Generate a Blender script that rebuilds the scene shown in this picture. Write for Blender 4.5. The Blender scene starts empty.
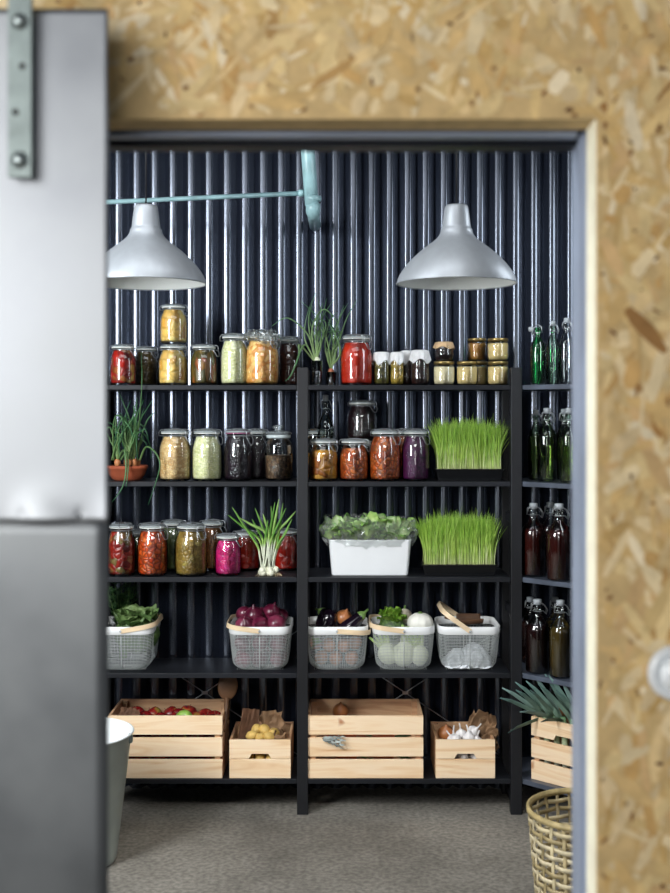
import bpy, math, random
from mathutils import Vector, Matrix, Euler, noise
R = math.radians; PI = math.pi
SC = bpy.context.scene; COL = SC.collection
rnd = random.Random(7)
# ------------------------------------------------------------------ camera frame
F = 1150.0; CX = 343.0; HY = 415.0; CZ = 1.6
def PX(px, D): return (px - CX) * D / F
def PZ(py, D): return CZ - (py - HY) * D / F
# ------------------------------------------------------------------ colours / materials
def lin(c): return tuple((v/12.92 if v <= .04045 else ((v+.055)/1.055)**2.4) for v in c)
def hx(s):
    s = s.lstrip('#'); return lin(tuple(int(s[i:i+2], 16)/255 for i in (0, 2, 4))) + (1,)
def newmat(name):
    m = bpy.data.materials.new(name); m.use_nodes = True; nt = m.node_tree; nt.nodes.clear()
    o = nt.nodes.new('ShaderNodeOutputMaterial'); return m, nt, o
def N(nt, t, **kw):
    n = nt.nodes.new(t)
    for k, v in kw.items():
        if k in n.inputs: n.inputs[k].default_value = v
        else: setattr(n, k, v)
    return n
def ramp(nt, fac, cols, pos=None, interp='LINEAR'):
    r = nt.nodes.new('ShaderNodeValToRGB'); e = r.color_ramp; e.interpolation = interp
    while len(e.elements) < len(cols): e.elements.new(.5)
    for i, c in enumerate(cols):
        e.elements[i].position = (pos[i] if pos else i/max(1, len(cols)-(0 if interp == 'CONSTANT' else 1)))
        e.elements[i].color = c
    nt.links.new(fac, r.inputs['Fac']); return r
def princ(nt, o, **kw):
    p = nt.nodes.new('ShaderNodeBsdfPrincipled')
    for k, v in kw.items(): p.inputs[k].default_value = v
    nt.links.new(p.outputs[0], o.inputs['Surface']); return p
def plain(name, col, rough=.5, metal=0, var=.12, scale=8, stretch=(1,1,1), bump=.0, coat=0, spec=.5, sss=0):
    """one colour broken up by noise in the object's own space"""
    m, nt, o = newmat(name); p = princ(nt, o, Roughness=rough, Metallic=metal)
    p.inputs['Coat Weight'].default_value = coat; p.inputs['Specular IOR Level'].default_value = spec
    tc = N(nt, 'ShaderNodeTexCoord'); mp = N(nt, 'ShaderNodeMapping', Scale=stretch)
    nt.links.new(tc.outputs['Object'], mp.inputs[0])
    ns = N(nt, 'ShaderNodeTexNoise', Scale=scale, Detail=5.0); nt.links.new(mp.outputs[0], ns.inputs['Vector'])
    c = hx(col) if isinstance(col, str) else col
    a = tuple(min(1, v*(1+var*1.6)) for v in c[:3]) + (1,); b = tuple(v*(1-var*1.6) for v in c[:3]) + (1,)
    r = ramp(nt, ns.outputs['Fac'], [b, a], [.3, .7]); nt.links.new(r.outputs[0], p.inputs['Base Color'])
    if bump:
        bn = N(nt, 'ShaderNodeBump', Strength=bump, Distance=.004); nt.links.new(ns.outputs['Fac'], bn.inputs['Height'])
        nt.links.new(bn.outputs[0], p.inputs['Normal'])
    if sss:
        p.inputs['Subsurface Weight'].default_value = sss; p.inputs['Subsurface Radius'].default_value = (.02, .01, .005)
    return m
def food(name, cols, size=.014, stretch=(1,1,1), gap=.35, rough=.35):
    size = size*1.15; cols = [cols[i] for i in range(len(cols))]
    """pieces packed in a jar: cells of mixed colours with darker joints"""
    m, nt, o = newmat(name); p = princ(nt, o, Roughness=rough)
    tc = N(nt, 'ShaderNodeTexCoord'); mp = N(nt, 'ShaderNodeMapping', Scale=stretch)
    nt.links.new(tc.outputs['Object'], mp.inputs[0])
    ns = N(nt, 'ShaderNodeTexNoise', Scale=.6/size, Detail=2.0); nt.links.new(mp.outputs[0], ns.inputs['Vector'])
    mx = N(nt, 'ShaderNodeMix', data_type='VECTOR'); mx.inputs['Factor'].default_value = size*.7
    nt.links.new(mp.outputs[0], mx.inputs[4]); nt.links.new(ns.outputs['Color'], mx.inputs[5])
    v = N(nt, 'ShaderNodeTexVoronoi', Scale=1/size); nt.links.new(mx.outputs[1], v.inputs['Vector'])
    v2 = N(nt, 'ShaderNodeTexVoronoi', Scale=1/size, feature='DISTANCE_TO_EDGE'); nt.links.new(mx.outputs[1], v2.inputs['Vector'])
    sp = N(nt, 'ShaderNodeSeparateColor'); nt.links.new(v.outputs['Color'], sp.inputs[0])
    r = ramp(nt, sp.outputs[0], [hx(c) for c in cols], interp='LINEAR')
    g = ramp(nt, v2.outputs['Distance'], [(1-gap,)*3+(1,), (1,1,1,1)], [0, .22])
    mu = N(nt, 'ShaderNodeMix', data_type='RGBA', blend_type='MULTIPLY'); mu.inputs['Factor'].default_value = 1
    nt.links.new(r.outputs[0], mu.inputs[6]); nt.links.new(g.outputs[0], mu.inputs[7]); nt.links.new(mu.outputs[2], p.inputs['Base Color'])
    bn = N(nt, 'ShaderNodeBump', Strength=.6, Distance=size*.5); nt.links.new(v2.outputs['Distance'], bn.inputs['Height'])
    nt.links.new(bn.outputs[0], p.inputs['Normal']); return m
def glass(name, tint=(.93,.97,.96,1), refl=1.0, rough=.03):
    m, nt, o = newmat(name)
    t = N(nt, 'ShaderNodeBsdfTransparent', Color=tint); g = N(nt, 'ShaderNodeBsdfGlossy', Roughness=rough, Color=(1,1,1,1))
    fr = N(nt, 'ShaderNodeFresnel', IOR=1.5); tc = N(nt, 'ShaderNodeTexCoord')
    ns = N(nt, 'ShaderNodeTexNoise', Scale=25.0); nt.links.new(tc.outputs['Object'], ns.inputs['Vector'])
    bn = N(nt, 'ShaderNodeBump', Strength=.08, Distance=.002); nt.links.new(ns.outputs['Fac'], bn.inputs['Height'])
    nt.links.new(bn.outputs[0], g.inputs['Normal'])
    ma = N(nt, 'ShaderNodeMath', operation='MULTIPLY'); ma.inputs[1].default_value = 1.5*refl; ma.use_clamp = True
    nt.links.new(fr.outputs[0], ma.inputs[0])
    mx = N(nt, 'ShaderNodeMixShader'); nt.links.new(ma.outputs[0], mx.inputs[0]); nt.links.new(t.outputs[0], mx.inputs[1]); nt.links.new(g.outputs[0], mx.inputs[2])
    nt.links.new(mx.outputs[0], o.inputs['Surface']); return m
def vcol(name, rough=.6, spec=.3, trans=0, bump=0, mul=(1,1,1,1), scale=60, vary=.2):
    m, nt, o = newmat(name); p = princ(nt, o, Roughness=rough); p.inputs['Specular IOR Level'].default_value = spec
    a = N(nt, 'ShaderNodeVertexColor', layer_name='Col'); tc = N(nt, 'ShaderNodeTexCoord')
    ns = N(nt, 'ShaderNodeTexNoise', Scale=float(scale), Detail=6.0); nt.links.new(tc.outputs['Object'], ns.inputs['Vector'])
    r = ramp(nt, ns.outputs['Fac'], [(1-vary,)*3+(1,), (1+vary,)*3+(1,)], [.3, .7])
    mu = N(nt, 'ShaderNodeMix', data_type='RGBA', blend_type='MULTIPLY'); mu.inputs['Factor'].default_value = 1
    nt.links.new(a.outputs[0], mu.inputs[6]); nt.links.new(r.outputs[0], mu.inputs[7]); nt.links.new(mu.outputs[2], p.inputs['Base Color'])
    if bump:
        bn = N(nt, 'ShaderNodeBump', Strength=bump, Distance=.002); nt.links.new(ns.outputs['Fac'], bn.inputs['Height']); nt.links.new(bn.outputs[0], p.inputs['Normal'])
    if trans:
        tl = N(nt, 'ShaderNodeBsdfTranslucent'); nt.links.new(mu.outputs[2], tl.inputs[0])
        mx = N(nt, 'ShaderNodeMixShader'); mx.inputs[0].default_value = trans
        nt.links.new(p.outputs[0], mx.inputs[1]); nt.links.new(tl.outputs[0], mx.inputs[2]); nt.links.new(mx.outputs[0], o.inputs['Surface'])
    return m
def pine(name, c1, c2, c3):
    m, nt, o = newmat(name); p = princ(nt, o, Roughness=.55)
    tc = N(nt, 'ShaderNodeTexCoord'); oi = N(nt, 'ShaderNodeObjectInfo')
    ad = N(nt, 'ShaderNodeVectorMath', operation='ADD'); sc = N(nt, 'ShaderNodeVectorMath', operation='SCALE'); sc.inputs['Scale'].default_value = 7.0
    cb = N(nt, 'ShaderNodeCombineXYZ'); nt.links.new(oi.outputs['Random'], cb.inputs[0]); nt.links.new(oi.outputs['Random'], cb.inputs[2])
    nt.links.new(cb.outputs[0], sc.inputs[0]); nt.links.new(tc.outputs['Object'], ad.inputs[0]); nt.links.new(sc.outputs[0], ad.inputs[1])
    mp = N(nt, 'ShaderNodeMapping', Scale=(1.2, 1.2, 16)); nt.links.new(ad.outputs[0], mp.inputs[0])
    ns = N(nt, 'ShaderNodeTexNoise', Scale=1.6, Detail=5.0, Distortion=1.2); nt.links.new(mp.outputs[0], ns.inputs['Vector'])
    r = ramp(nt, ns.outputs['Fac'], [hx(c3), hx(c2), hx(c1), hx(c2)], [.25, .42, .55, .8])
    n2 = N(nt, 'ShaderNodeTexNoise', Scale=9.0); nt.links.new(ad.outputs[0], n2.inputs['Vector'])
    kn = ramp(nt, n2.outputs['Fac'], [(1,1,1,1), hx('#b07040')], [.70, .76])
    mu = N(nt, 'ShaderNodeMix', data_type='RGBA', blend_type='MULTIPLY'); mu.inputs['Factor'].default_value = .8
    nt.links.new(r.outputs[0], mu.inputs[6]); nt.links.new(kn.outputs[0], mu.inputs[7]); nt.links.new(mu.outputs[2], p.inputs['Base Color']); return m

# ------------------------------------------------------------------ mesh builder
class MB:
    def __init__(s): s.v = []; s.f = []; s.c = []; s.col = None; s.sm = []
    def add(s, vs, fs, smooth=True, M=None):
        b = len(s.v)
        for v in vs:
            v = Vector(v); s.v.append(tuple(M @ v) if M else tuple(v)); 
            s.c.append(s.col or (1,1,1,1))
        for f in fs: s.f.append(tuple(i+b for i in f)); s.sm.append(smooth)
        return b
    def box(s, x0, x1, y0, y1, z0, z1, M=None):
        vs = [(x,y,z) for x in (x0,x1) for y in (y0,y1) for z in (z0,z1)]
        s.add(vs, [(0,1,3,2),(4,6,7,5),(0,4,5,1),(2,3,7,6),(0,2,6,4),(1,5,7,3)], False, M); return s
    def cbox(s, c, d, M=None): return s.box(c[0]-d[0]/2, c[0]+d[0]/2, c[1]-d[1]/2, c[1]+d[1]/2, c[2]-d[2]/2, c[2]+d[2]/2, M)
    def lathe(s, prof, n=32, M=None, rfn=None):
        vs = []; fs = []; k = len(prof)
        for i in range(n):
            a = 2*PI*i/n
            for j, (r, z) in enumerate(prof):
                q = r*(rfn(a, j/(k-1)) if rfn else 1); vs.append((q*math.cos(a), q*math.sin(a), z))
        for i in range(n):
            for j in range(k-1):
                a, b = i*k+j, ((i+1) % n)*k+j
                if prof[j][0] < 1e-6: fs.append((a, b+1, a+1))
                elif prof[j+1][0] < 1e-6: fs.append((a, b, a+1))
                else: fs.append((a, b, b+1, a+1))
        s.add(vs, fs, True, M); return s
    def tube(s, pts, r, n=6, M=None, closed=False, flat=1.0):
        pts = [Vector(p) for p in pts]; k = len(pts); vs = []; fs = []; prev = None
        for i, p in enumerate(pts):
            if closed: t = (pts[(i+1) % k]-pts[i-1])
            else: t = pts[min(i+1, k-1)]-pts[max(i-1, 0)]
            t.normalize() if t.length > 1e-9 else None
            if prev is None:
                u = Vector((0,0,1)) if abs(t.z) < .9 else Vector((1,0,0))
                u = (u - t*u.dot(t)).normalized()
            else:
                u = prev - t*prev.dot(t)
                u = u.normalized() if u.length > 1e-6 else t.orthogonal().normalized()
            prev = u; w = t.cross(u); rr = r[i] if isinstance(r, (list, tuple)) else r
            for j in range(n):
                a = 2*PI*j/n; vs.append(p + u*(rr*flat*math.cos(a)) + w*(rr*math.sin(a)))
        m = k if closed else k-1
        for i in range(m):
            for j in range(n):
                a = i*n+j; b = i*n+(j+1) % n; c = ((i+1) % k)*n+(j+1) % n; d = ((i+1) % k)*n+j
                fs.append((a, b, c, d))
        if not closed: fs.append(tuple(range(n-1, -1, -1))); fs.append(tuple((k-1)*n+j for j in range(n)))
        s.add(vs, fs, True, M); return s
    def ribbon(s, pts, w, side=None, M=None, vee=.25, cols=None):
        pts = [Vector(p) for p in pts]; k = len(pts); vs = []; fs = []; sd = Vector(side) if side else None
        b0 = len(s.v)
        for i, p in enumerate(pts):
            t = (pts[min(i+1, k-1)]-pts[max(i-1, 0)]).normalized()
            q = sd if sd is not None else t.cross(Vector((0,0,1)))
            if q.length < 1e-4: q = Vector((1,0,0))
            q = (q - t*q.dot(t)).normalized(); nn = t.cross(q); ww = (w[i] if isinstance(w, (list, tuple)) else w)/2
            vs += [p - q*ww, p + nn*ww*vee, p + q*ww]
        for i in range(k-1):
            a = i*3; fs += [(a, a+1, a+4, a+3), (a+1, a+2, a+5, a+4)]
        s.add(vs, fs, True, M)
        if cols:
            for i in range(k):
                for j in range(3): s.c[b0+i*3+j] = cols[i]
        return s
    def blob(s, rad, c=(0,0,0), n=20, fn=None, M=None):
        vs = []; fs = []; m = n//2+1
        T = Matrix.Translation(c) if M is None else Matrix.Translation(c) @ M
        vs.append((0,0,-rad[2]*(fn(Vector((0,0,-1))) if fn else 1)))
        for j in range(1, m):
            th = PI*j/m
            for i in range(n):
                a = 2*PI*i/n; d = Vector((math.sin(th)*math.cos(a), math.sin(th)*math.sin(a), -math.cos(th)))
                q = fn(d) if fn else 1; vs.append((d.x*rad[0]*q, d.y*rad[1]*q, d.z*rad[2]*q))
        vs.append((0,0,rad[2]*(fn(Vector((0,0,1))) if fn else 1)))
        for i in range(n):
            fs.append((0, 1+(i+1) % n, 1+i))
            for j in range(m-2):
                a = 1+j*n+i; b = 1+j*n+(i+1) % n; fs.append((a, b, b+n, a+n))
            l = 1+(m-2)*n; fs.append((l+i, l+(i+1) % n, len(vs)-1))
        s.add(vs, fs, True, T); return s
    def grid(s, nu, nv, fn, smooth=True, M=None):
        vs = [fn(i/(nu-1), j/(nv-1)) for i in range(nu) for j in range(nv)]
        fs = [(i*nv+j, (i+1)*nv+j, (i+1)*nv+j+1, i*nv+j+1) for i in range(nu-1) for j in range(nv-1)]
        s.add(vs, fs, smooth, M); return s
def mesh(mb, name, mat):
    me = bpy.data.meshes.new(name); me.from_pydata(mb.v, [], mb.f); me.update()
    for p, q in zip(me.polygons, mb.sm): p.use_smooth = q
    if any(c != (1,1,1,1) for c in mb.c):
        ca = me.color_attributes.new('Col', 'FLOAT_COLOR', 'POINT')
        ca.data.foreach_set('color', [x for c in mb.c for x in c])
    me.materials.append(mat); return me
def part(name, mb, mat, parent=None, loc=None, rot=None, bevel=0, solid=0, label=None):
    o = bpy.data.objects.new(name, mesh(mb, name, mat)); COL.objects.link(o)
    if parent is not None: o.parent = parent
    if loc: o.location = loc
    if rot: o.rotation_euler = rot
    if solid: md = o.modifiers.new('solid', 'SOLIDIFY'); md.thickness = solid; md.offset = 0
    if bevel: md = o.modifiers.new('bev', 'BEVEL'); md.width = bevel; md.segments = 2; md.limit_method = 'ANGLE'
    if label: o['label'] = label
    return o
def tag(o, label, cat, group=None, kind=None):
    o['label'] = label; o['category'] = cat
    if group: o['group'] = group
    if kind: o['kind'] = kind
    return o
def thing(name, label, cat, loc=(0,0,0), rot=(0,0,0), group=None):
    o = bpy.data.objects.new(name, None); COL.objects.link(o); o.empty_display_size = .02
    o.location = loc; o.rotation_euler = rot; return tag(o, label, cat, group)
def struct(name, mb, mat, **kw):
    o = part(name, mb, mat, **kw); o['kind'] = 'structure'; return o
def dup(root, loc, rot=None, label=None, scale=None):
    r = root.copy(); COL.objects.link(r); r.location = loc
    if rot: r.rotation_euler = rot
    if scale: r.scale = (scale,)*3
    if label: r['label'] = label
    for ch in list(root.children):
        c = ch.copy(); COL.objects.link(c); c.parent = r
        for g in list(ch.children):
            d = g.copy(); COL.objects.link(d); d.parent = c
    return r
def fbm(v, s=1.0): return noise.noise(Vector(v)*s)

# ------------------------------------------------------------------ materials
m_wall = plain('navy_corrugated_steel', '#13161f', rough=.26, metal=.0, var=.08, scale=3, spec=.6)
for n_ in m_wall.node_tree.nodes:
    if n_.type == 'BSDF_PRINCIPLED': n_.inputs['IOR'].default_value = 2.2; n_.inputs['Specular Tint'].default_value = (.76, .84, 1.0, 1)
m_side = plain('dark_painted_wall', '#171b26', rough=.5)
m_ceil = plain('dark_ceiling', '#20242c', rough=.8)
m_black = plain('black_stained_pine', '#131418', rough=.5, var=.25, scale=14, stretch=(1,1,.2), spec=.45)
m_shelf = plain('black_stained_shelf_board', '#181a1f', rough=.5, var=.25, scale=14, stretch=(.2,1,1), spec=.3)
m_glass = glass('clear_glass'); m_glassg = glass('green_bottle_glass', tint=(.22,.72,.36,1)); m_glassb = glass('smoke_glass', tint=(.8,.88,.86,1))
m_lidg, nt, o = newmat('thick_lid_glass')
g_ = N(nt, 'ShaderNodeBsdfGlossy', Roughness=.06); t_ = N(nt, 'ShaderNodeBsdfTransparent', Color=(.9,.95,.95,1)); d_ = N(nt, 'ShaderNodeBsdfDiffuse', Color=(.62,.68,.70,1))
fr = N(nt, 'ShaderNodeFresnel', IOR=1.5); m1 = N(nt, 'ShaderNodeMixShader'); m2 = N(nt, 'ShaderNodeMixShader'); m1.inputs[0].default_value = .2
nt.links.new(t_.outputs[0], m1.inputs[1]); nt.links.new(d_.outputs[0], m1.inputs[2]); nt.links.new(fr.outputs[0], m2.inputs[0]); nt.links.new(m1.outputs[0], m2.inputs[1]); nt.links.new(g_.outputs[0], m2.inputs[2]); nt.links.new(m2.outputs[0], o.inputs['Surface'])
m_pale = glass('pale_green_glass', tint=(.72,.86,.74,1))
m_lid = plain('frosted_jar_lid_edge', '#b9c3c4', rough=.2, var=.05, spec=.8)
m_wire = plain('steel_wire', '#b8bcc0', rough=.3, metal=.9, var=.05)
m_seal_w = plain('white_rubber_seal', '#d8dad4', rough=.5, var=.04)
m_seal_o = plain('amber_rubber_seal', '#b06a3c', rough=.5, var=.04)
m_seal_p = plain('pink_rubber_seal', '#8e4a6a', rough=.5, var=.04)
m_cloth = plain('white_cotton_cloth', '#e2e2e2', rough=.9, var=.06, scale=40, bump=.3)
m_gold = plain('gold_tin_lid', '#a8905a', rough=.3, metal=.8, var=.1)
m_kraft = plain('brown_kraft_paper', '#8a6b4d', rough=.8, var=.22, scale=18, bump=.4)
m_kraftl = plain('pale_kraft_paper', '#c8a880', rough=.8, var=.15, scale=30, bump=.3)
m_kraftd = plain('dark_kraft_paper', '#6a4a35', rough=.8, var=.25, scale=18, bump=.4)
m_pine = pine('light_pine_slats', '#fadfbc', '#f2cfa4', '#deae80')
m_pined = pine('shaded_pine', '#d4ac84', '#c0926c', '#a07254')  # darker copy of the slat pine, shade put into its colour
m_birch = plain('bent_birch', '#dcc4a0', rough=.5, var=.1, scale=6, stretch=(1,1,5))
m_white = plain('white_lacquered_steel', '#e6e7e6', rough=.35, var=.02)
m_planter = plain('white_plastic_planter', '#eceeef', rough=.3, var=.02)
m_meshw = plain('white_wire_mesh', '#b4b8b6', rough=.4, var=.02)
m_tray = plain('black_plastic_tray', '#0d0e10', rough=.25, var=.1)
m_terra = plain('terracotta', '#96482a', rough=.8, var=.18, scale=12, bump=.2)
m_soil = plain('dark_potting_soil', '#2a1f18', rough=.95, var=.4, scale=60, bump=.8)
m_leaf = vcol('leaf_green', rough=.42, spec=.4, trans=.3, vary=.15, scale=40)
m_teal = plain('teal_painted_pipe', '#98bcc0', rough=.35, var=.15, scale=14)
m_alu = plain('brushed_aluminium', '#9ca1a6', rough=.45, metal=.4, var=.04, scale=30, stretch=(1,1,.1))
m_lampw = plain('white_enamel_lining', '#e9ece8', rough=.5, var=.01)
m_cord = plain('black_cord', '#101012', rough=.5)
m_galv = plain('galvanised_steel', '#84908f', rough=.4, metal=.5, var=.16, scale=25, bump=.05)
m_bolt = plain('zinc_bolt', '#a8b4b4', rough=.3, metal=.8, var=.1)
m_porc = plain('white_porcelain', '#e4e9ec', rough=.15, var=.01, coat=.5)
m_stop = plain('grey_bottle_stopper', '#a4aaae', rough=.25)
m_shelfb = plain('blue_grey_board', '#4c5360', rough=.4, var=.2, scale=10, spec=.5)  # lighter and bluer than the other shelf boards
m_cane = vcol('woven_cane', rough=.5, spec=.4, vary=.3, scale=30)
m_enam = plain('grey_green_enamel', '#a9b1ab', rough=.4, var=.06)
m_enamw = plain('white_enamel', '#eef2f1', rough=.3, var=.02)
m_bag, nt, o = newmat('crumpled_clear_plastic')
g_ = N(nt, 'ShaderNodeBsdfGlossy', Roughness=.12); t_ = N(nt, 'ShaderNodeBsdfTransparent', Color=(.96,.98,.97,1)); d_ = N(nt, 'ShaderNodeBsdfDiffuse', Color=(.9,.92,.92,1))
fr = N(nt, 'ShaderNodeFresnel', IOR=1.6); m1 = N(nt, 'ShaderNodeMixShader'); m2 = N(nt, 'ShaderNodeMixShader'); m1.inputs[0].default_value = .06
nt.links.new(t_.outputs[0], m1.inputs[1]); nt.links.new(d_.outputs[0], m1.inputs[2]); ma = N(nt, 'ShaderNodeMath', operation='MULTIPLY'); ma.inputs[1].default_value = .6; ma.use_clamp = True
nt.links.new(fr.outputs[0], ma.inputs[0]); nt.links.new(ma.outputs[0], m2.inputs[0]); nt.links.new(m1.outputs[0], m2.inputs[1]); nt.links.new(g_.outputs[0], m2.inputs[2]); nt.links.new(m2.outputs[0], o.inputs['Surface'])
m_spoon = plain('dark_olive_wood', '#63452e', rough=.5, var=.25, scale=10, stretch=(1,1,.3))
# concrete floor
m_floor, nt, o = newmat('rough_concrete'); p = princ(nt, o, Roughness=.62)
tc = N(nt, 'ShaderNodeTexCoord'); a = N(nt, 'ShaderNodeTexNoise', Scale=1.3, Detail=8.0, Roughness=.65); b = N(nt, 'ShaderNodeTexNoise', Scale=55.0, Detail=8.0)
nt.links.new(tc.outputs['Object'], a.inputs['Vector']); nt.links.new(tc.outputs['Object'], b.inputs['Vector'])
r1 = ramp(nt, a.outputs['Fac'], [hx('#625e57'), hx('#88837a'), hx('#a09a90')], [.3, .5, .7]); r2 = ramp(nt, b.outputs['Fac'], [(.62,.62,.62,1), (1.15,1.15,1.15,1)], [.35, .65])
mu = N(nt, 'ShaderNodeMix', data_type='RGBA', blend_type='MULTIPLY'); mu.inputs['Factor'].default_value = 1
nt.links.new(r1.outputs[0], mu.inputs[6]); nt.links.new(r2.outputs[0], mu.inputs[7]); nt.links.new(mu.outputs[2], p.inputs['Base Color'])
bn = N(nt, 'ShaderNodeBump', Strength=.3, Distance=.004); nt.links.new(b.outputs['Fac'], bn.inputs['Height']); nt.links.new(bn.outputs[0], p.inputs['Normal'])
# sheet metal of the sliding door
m_sheet, nt, o = newmat('dull_sheet_metal'); p = princ(nt, o, Roughness=.42, Metallic=.85)
tc = N(nt, 'ShaderNodeTexCoord'); a = N(nt, 'ShaderNodeTexNoise', Scale=5.0, Detail=6.0); nt.links.new(tc.outputs['Object'], a.inputs['Vector'])
r1 = ramp(nt, a.outputs['Fac'], [hx('#8a8e94'), hx('#969a9f'), hx('#a0a4a8')], [.3, .5, .7]); nt.links.new(r1.outputs[0], p.inputs['Base Color'])
r2 = ramp(nt, a.outputs['Fac'], [(.36,)*3+(1,), (.46,)*3+(1,)], [.35, .65]); nt.links.new(r2.outputs[0], p.inputs['Roughness'])
m_sheet2 = m_sheet.copy(); m_sheet2.name = 'dimmed_sheet_metal'  # lower sheet's dimmer reflection is put into a darker base colour
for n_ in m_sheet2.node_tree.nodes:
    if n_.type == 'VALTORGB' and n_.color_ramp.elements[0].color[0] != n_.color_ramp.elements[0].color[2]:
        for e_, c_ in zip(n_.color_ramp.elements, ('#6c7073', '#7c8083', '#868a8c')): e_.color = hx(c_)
m_osb = vcol('oriented_strand_board', rough=.6, spec=.3, bump=.3, vary=.14, scale=45)
m_metal_d = plain('dark_steel_frame', '#1d222c', rough=.4, metal=.2)
m_metal_b = plain('blue_grey_steel_frame', '#98a2b4', rough=.4, metal=.2, var=.08)
m_cream = plain('pale_board_edge', '#fbf2d8', rough=.6, var=.06, scale=30)

# ------------------------------------------------------------------ the room
WY = 4.925                      # crest plane of the corrugated wall
ZC = 3.0
wb = MB(); pitch = .0777; x0 = PX(119, 4.95)
prof = []
ca_ = .06; rr_ = .22           # flat crest half width and edge radius, in pitches
for i in range(7): th = R(70)*(1-i/6); prof.append((-ca_-rr_*math.sin(th), rr_*pitch*(1-math.cos(th)), i < 6))
prof.append((0, -.0006, True))
prof += [(-x, d, True) for x, d, _ in reversed(prof[:7])]
prof[-1] = (prof[-1][0], prof[-1][1], False)
prof = [(-.5, .042, False)] + prof
pts = []; smo = []
k0 = int((-2.4-x0)/pitch)-1
for k in range(k0, k0+52):
    for a, d, q in prof:
        x = x0 + (k+a)*pitch
        if -2.4 <= x <= 1.36: pts.append((x, WY + d)); smo.append(q)
for i in range(len(pts)-1):
    (xa, ya), (xb, yb) = pts[i], pts[i+1]
    wb.add([(xa,ya,0),(xa,ya,ZC),(xb,yb,0),(xb,yb,ZC)], [(0,2,3,1)], smo[i])
wo = struct('wall_back', wb, m_wall)
bm_ = __import__('bmesh').new(); bm_.from_mesh(wo.data); __import__('bmesh').ops.remove_doubles(bm_, verts=bm_.verts, dist=1e-5); bm_.to_mesh(wo.data); bm_.free()
struct('wall_left', MB().box(-2.45, -2.38, 1.66, 5.05, 0, ZC), m_side)
struct('wall_right', MB().box(1.34, 1.40, 1.66, 5.05, 0, ZC), m_side)
struct('ceiling', MB().box(-2.45, 1.40, 1.66, 5.05, ZC, ZC+.06), m_ceil)
struct('floor', MB().grid(60, 60, lambda u, v: (-3+6*u, -1.5+6.6*v, .0015*fbm((6*u, 6*v, 0), 2))), m_floor)
# strand board wall with the door opening, flakes pressed into its face
OX0, OX1, OZ = -.52, .3313, 1.986; Y0, Y1 = 1.50, 1.557
wb = MB(); base = hx('#cdb07c'); wb.col = base
wb.box(-2.4, OX0, Y0, Y1, 0, ZC); wb.box(OX1, 2.0, Y0, Y1, 0, ZC); wb.box(OX0, OX1, Y0, Y1, OZ, ZC)
pal = ['#d6b980', '#dcc28c', '#cfae74', '#e4cfa4', '#c6a468', '#d8c094', '#ba945c', '#ead9b6', '#d2b27a', '#c9a266', '#a07644', '#dcc08c', '#e2cb9e', '#d3b07c', '#8a6038']
wts = [9, 10, 8, 8, 4, 8, 1.5, 4, 8, 4, .35, 9, 8, 7, .06]
def flake(cx, cz, L, W, ang, y, col):
    wb.col = col; n = 5; vs = []
    top = []; bot = []
    for i in range(n):
        u = i/(n-1)-.5; j = W*.5*(1-.5*abs(2*u)**3)
        top.append((u*L, j*(.7+.5*rnd.random()))); bot.append((u*L, -j*(.7+.5*rnd.random())))
    poly = top + bot[::-1]; ca, sa = math.cos(ang), math.sin(ang)
    out = []
    for px, pz in poly:
        x = cx+px*ca-pz*sa; z = cz+px*sa+pz*ca
        out.append((x, y, z))
    if any((OX0 < q[0] < OX1 and q[2] < OZ) for q in out): return
    wb.add(out, [tuple(range(len(out)))], False)
nf = 17000
for i in range(nf):
    x = rnd.uniform(-.8, 1.1); z = rnd.uniform(.35, 2.55)
    L = rnd.uniform(.02, .085)*rnd.choice([1,1,.5]); W = rnd.uniform(.004, .022)
    c = hx(rnd.choices(pal, wts)[0]); s = rnd.uniform(.9, 1.1); c = tuple(min(1,v*s) for v in c[:3])+(1,)
    ang = rnd.gauss(PI/2, .75) if x > OX1 else rnd.gauss(PI/2.2, .9)
    flake(x, z, L, W, ang, Y0-.00004-.0012*i/nf, c)
for i in range(1000):                 # small dark chips and specks
    x = rnd.uniform(-.8, 1.1); z = rnd.uniform(.35, 2.55)
    c = hx(rnd.choice(['#6b4426', '#7d5530', '#5a3820', '#8b6138', '#8b6138']))
    flake(x, z, rnd.uniform(.004, .014), rnd.uniform(.002, .006), rnd.uniform(0, PI), Y0-.0013-.0000003*i, c)
struct('wall_front', wb, m_osb)
struct('trim_1', MB().box(OX1-.002, OX1, Y0+.002, Y1-.002, 0, OZ), m_cream)
struct('trim_2', MB().box(OX1-.001, OX1+.06, Y1, 1.66, 0, OZ+.05).box(OX1-.006, OX1-.001, Y1+.02, Y1+.034, 0, OZ), m_metal_b)
struct('trim_3', MB().box(OX0, OX1, Y1, 1.66, OZ+.0, OZ+.05).box(OX0, OX1, 1.625, 1.66, OZ-.006, OZ), m_metal_d)
struct('trim_4', MB().box(OX0+.1, OX1-.012, Y1+.012, Y1+.035, OZ-.005, OZ), m_metal_b)
struct('wall_front_lining', MB().box(-2.4, OX0, Y1, 1.66, 0, ZC).box(OX1+.06, 2.0, Y1, 1.66, 0, ZC).box(OX0, OX1+.06, Y1, 1.66, OZ+.05, ZC), m_side)

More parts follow.
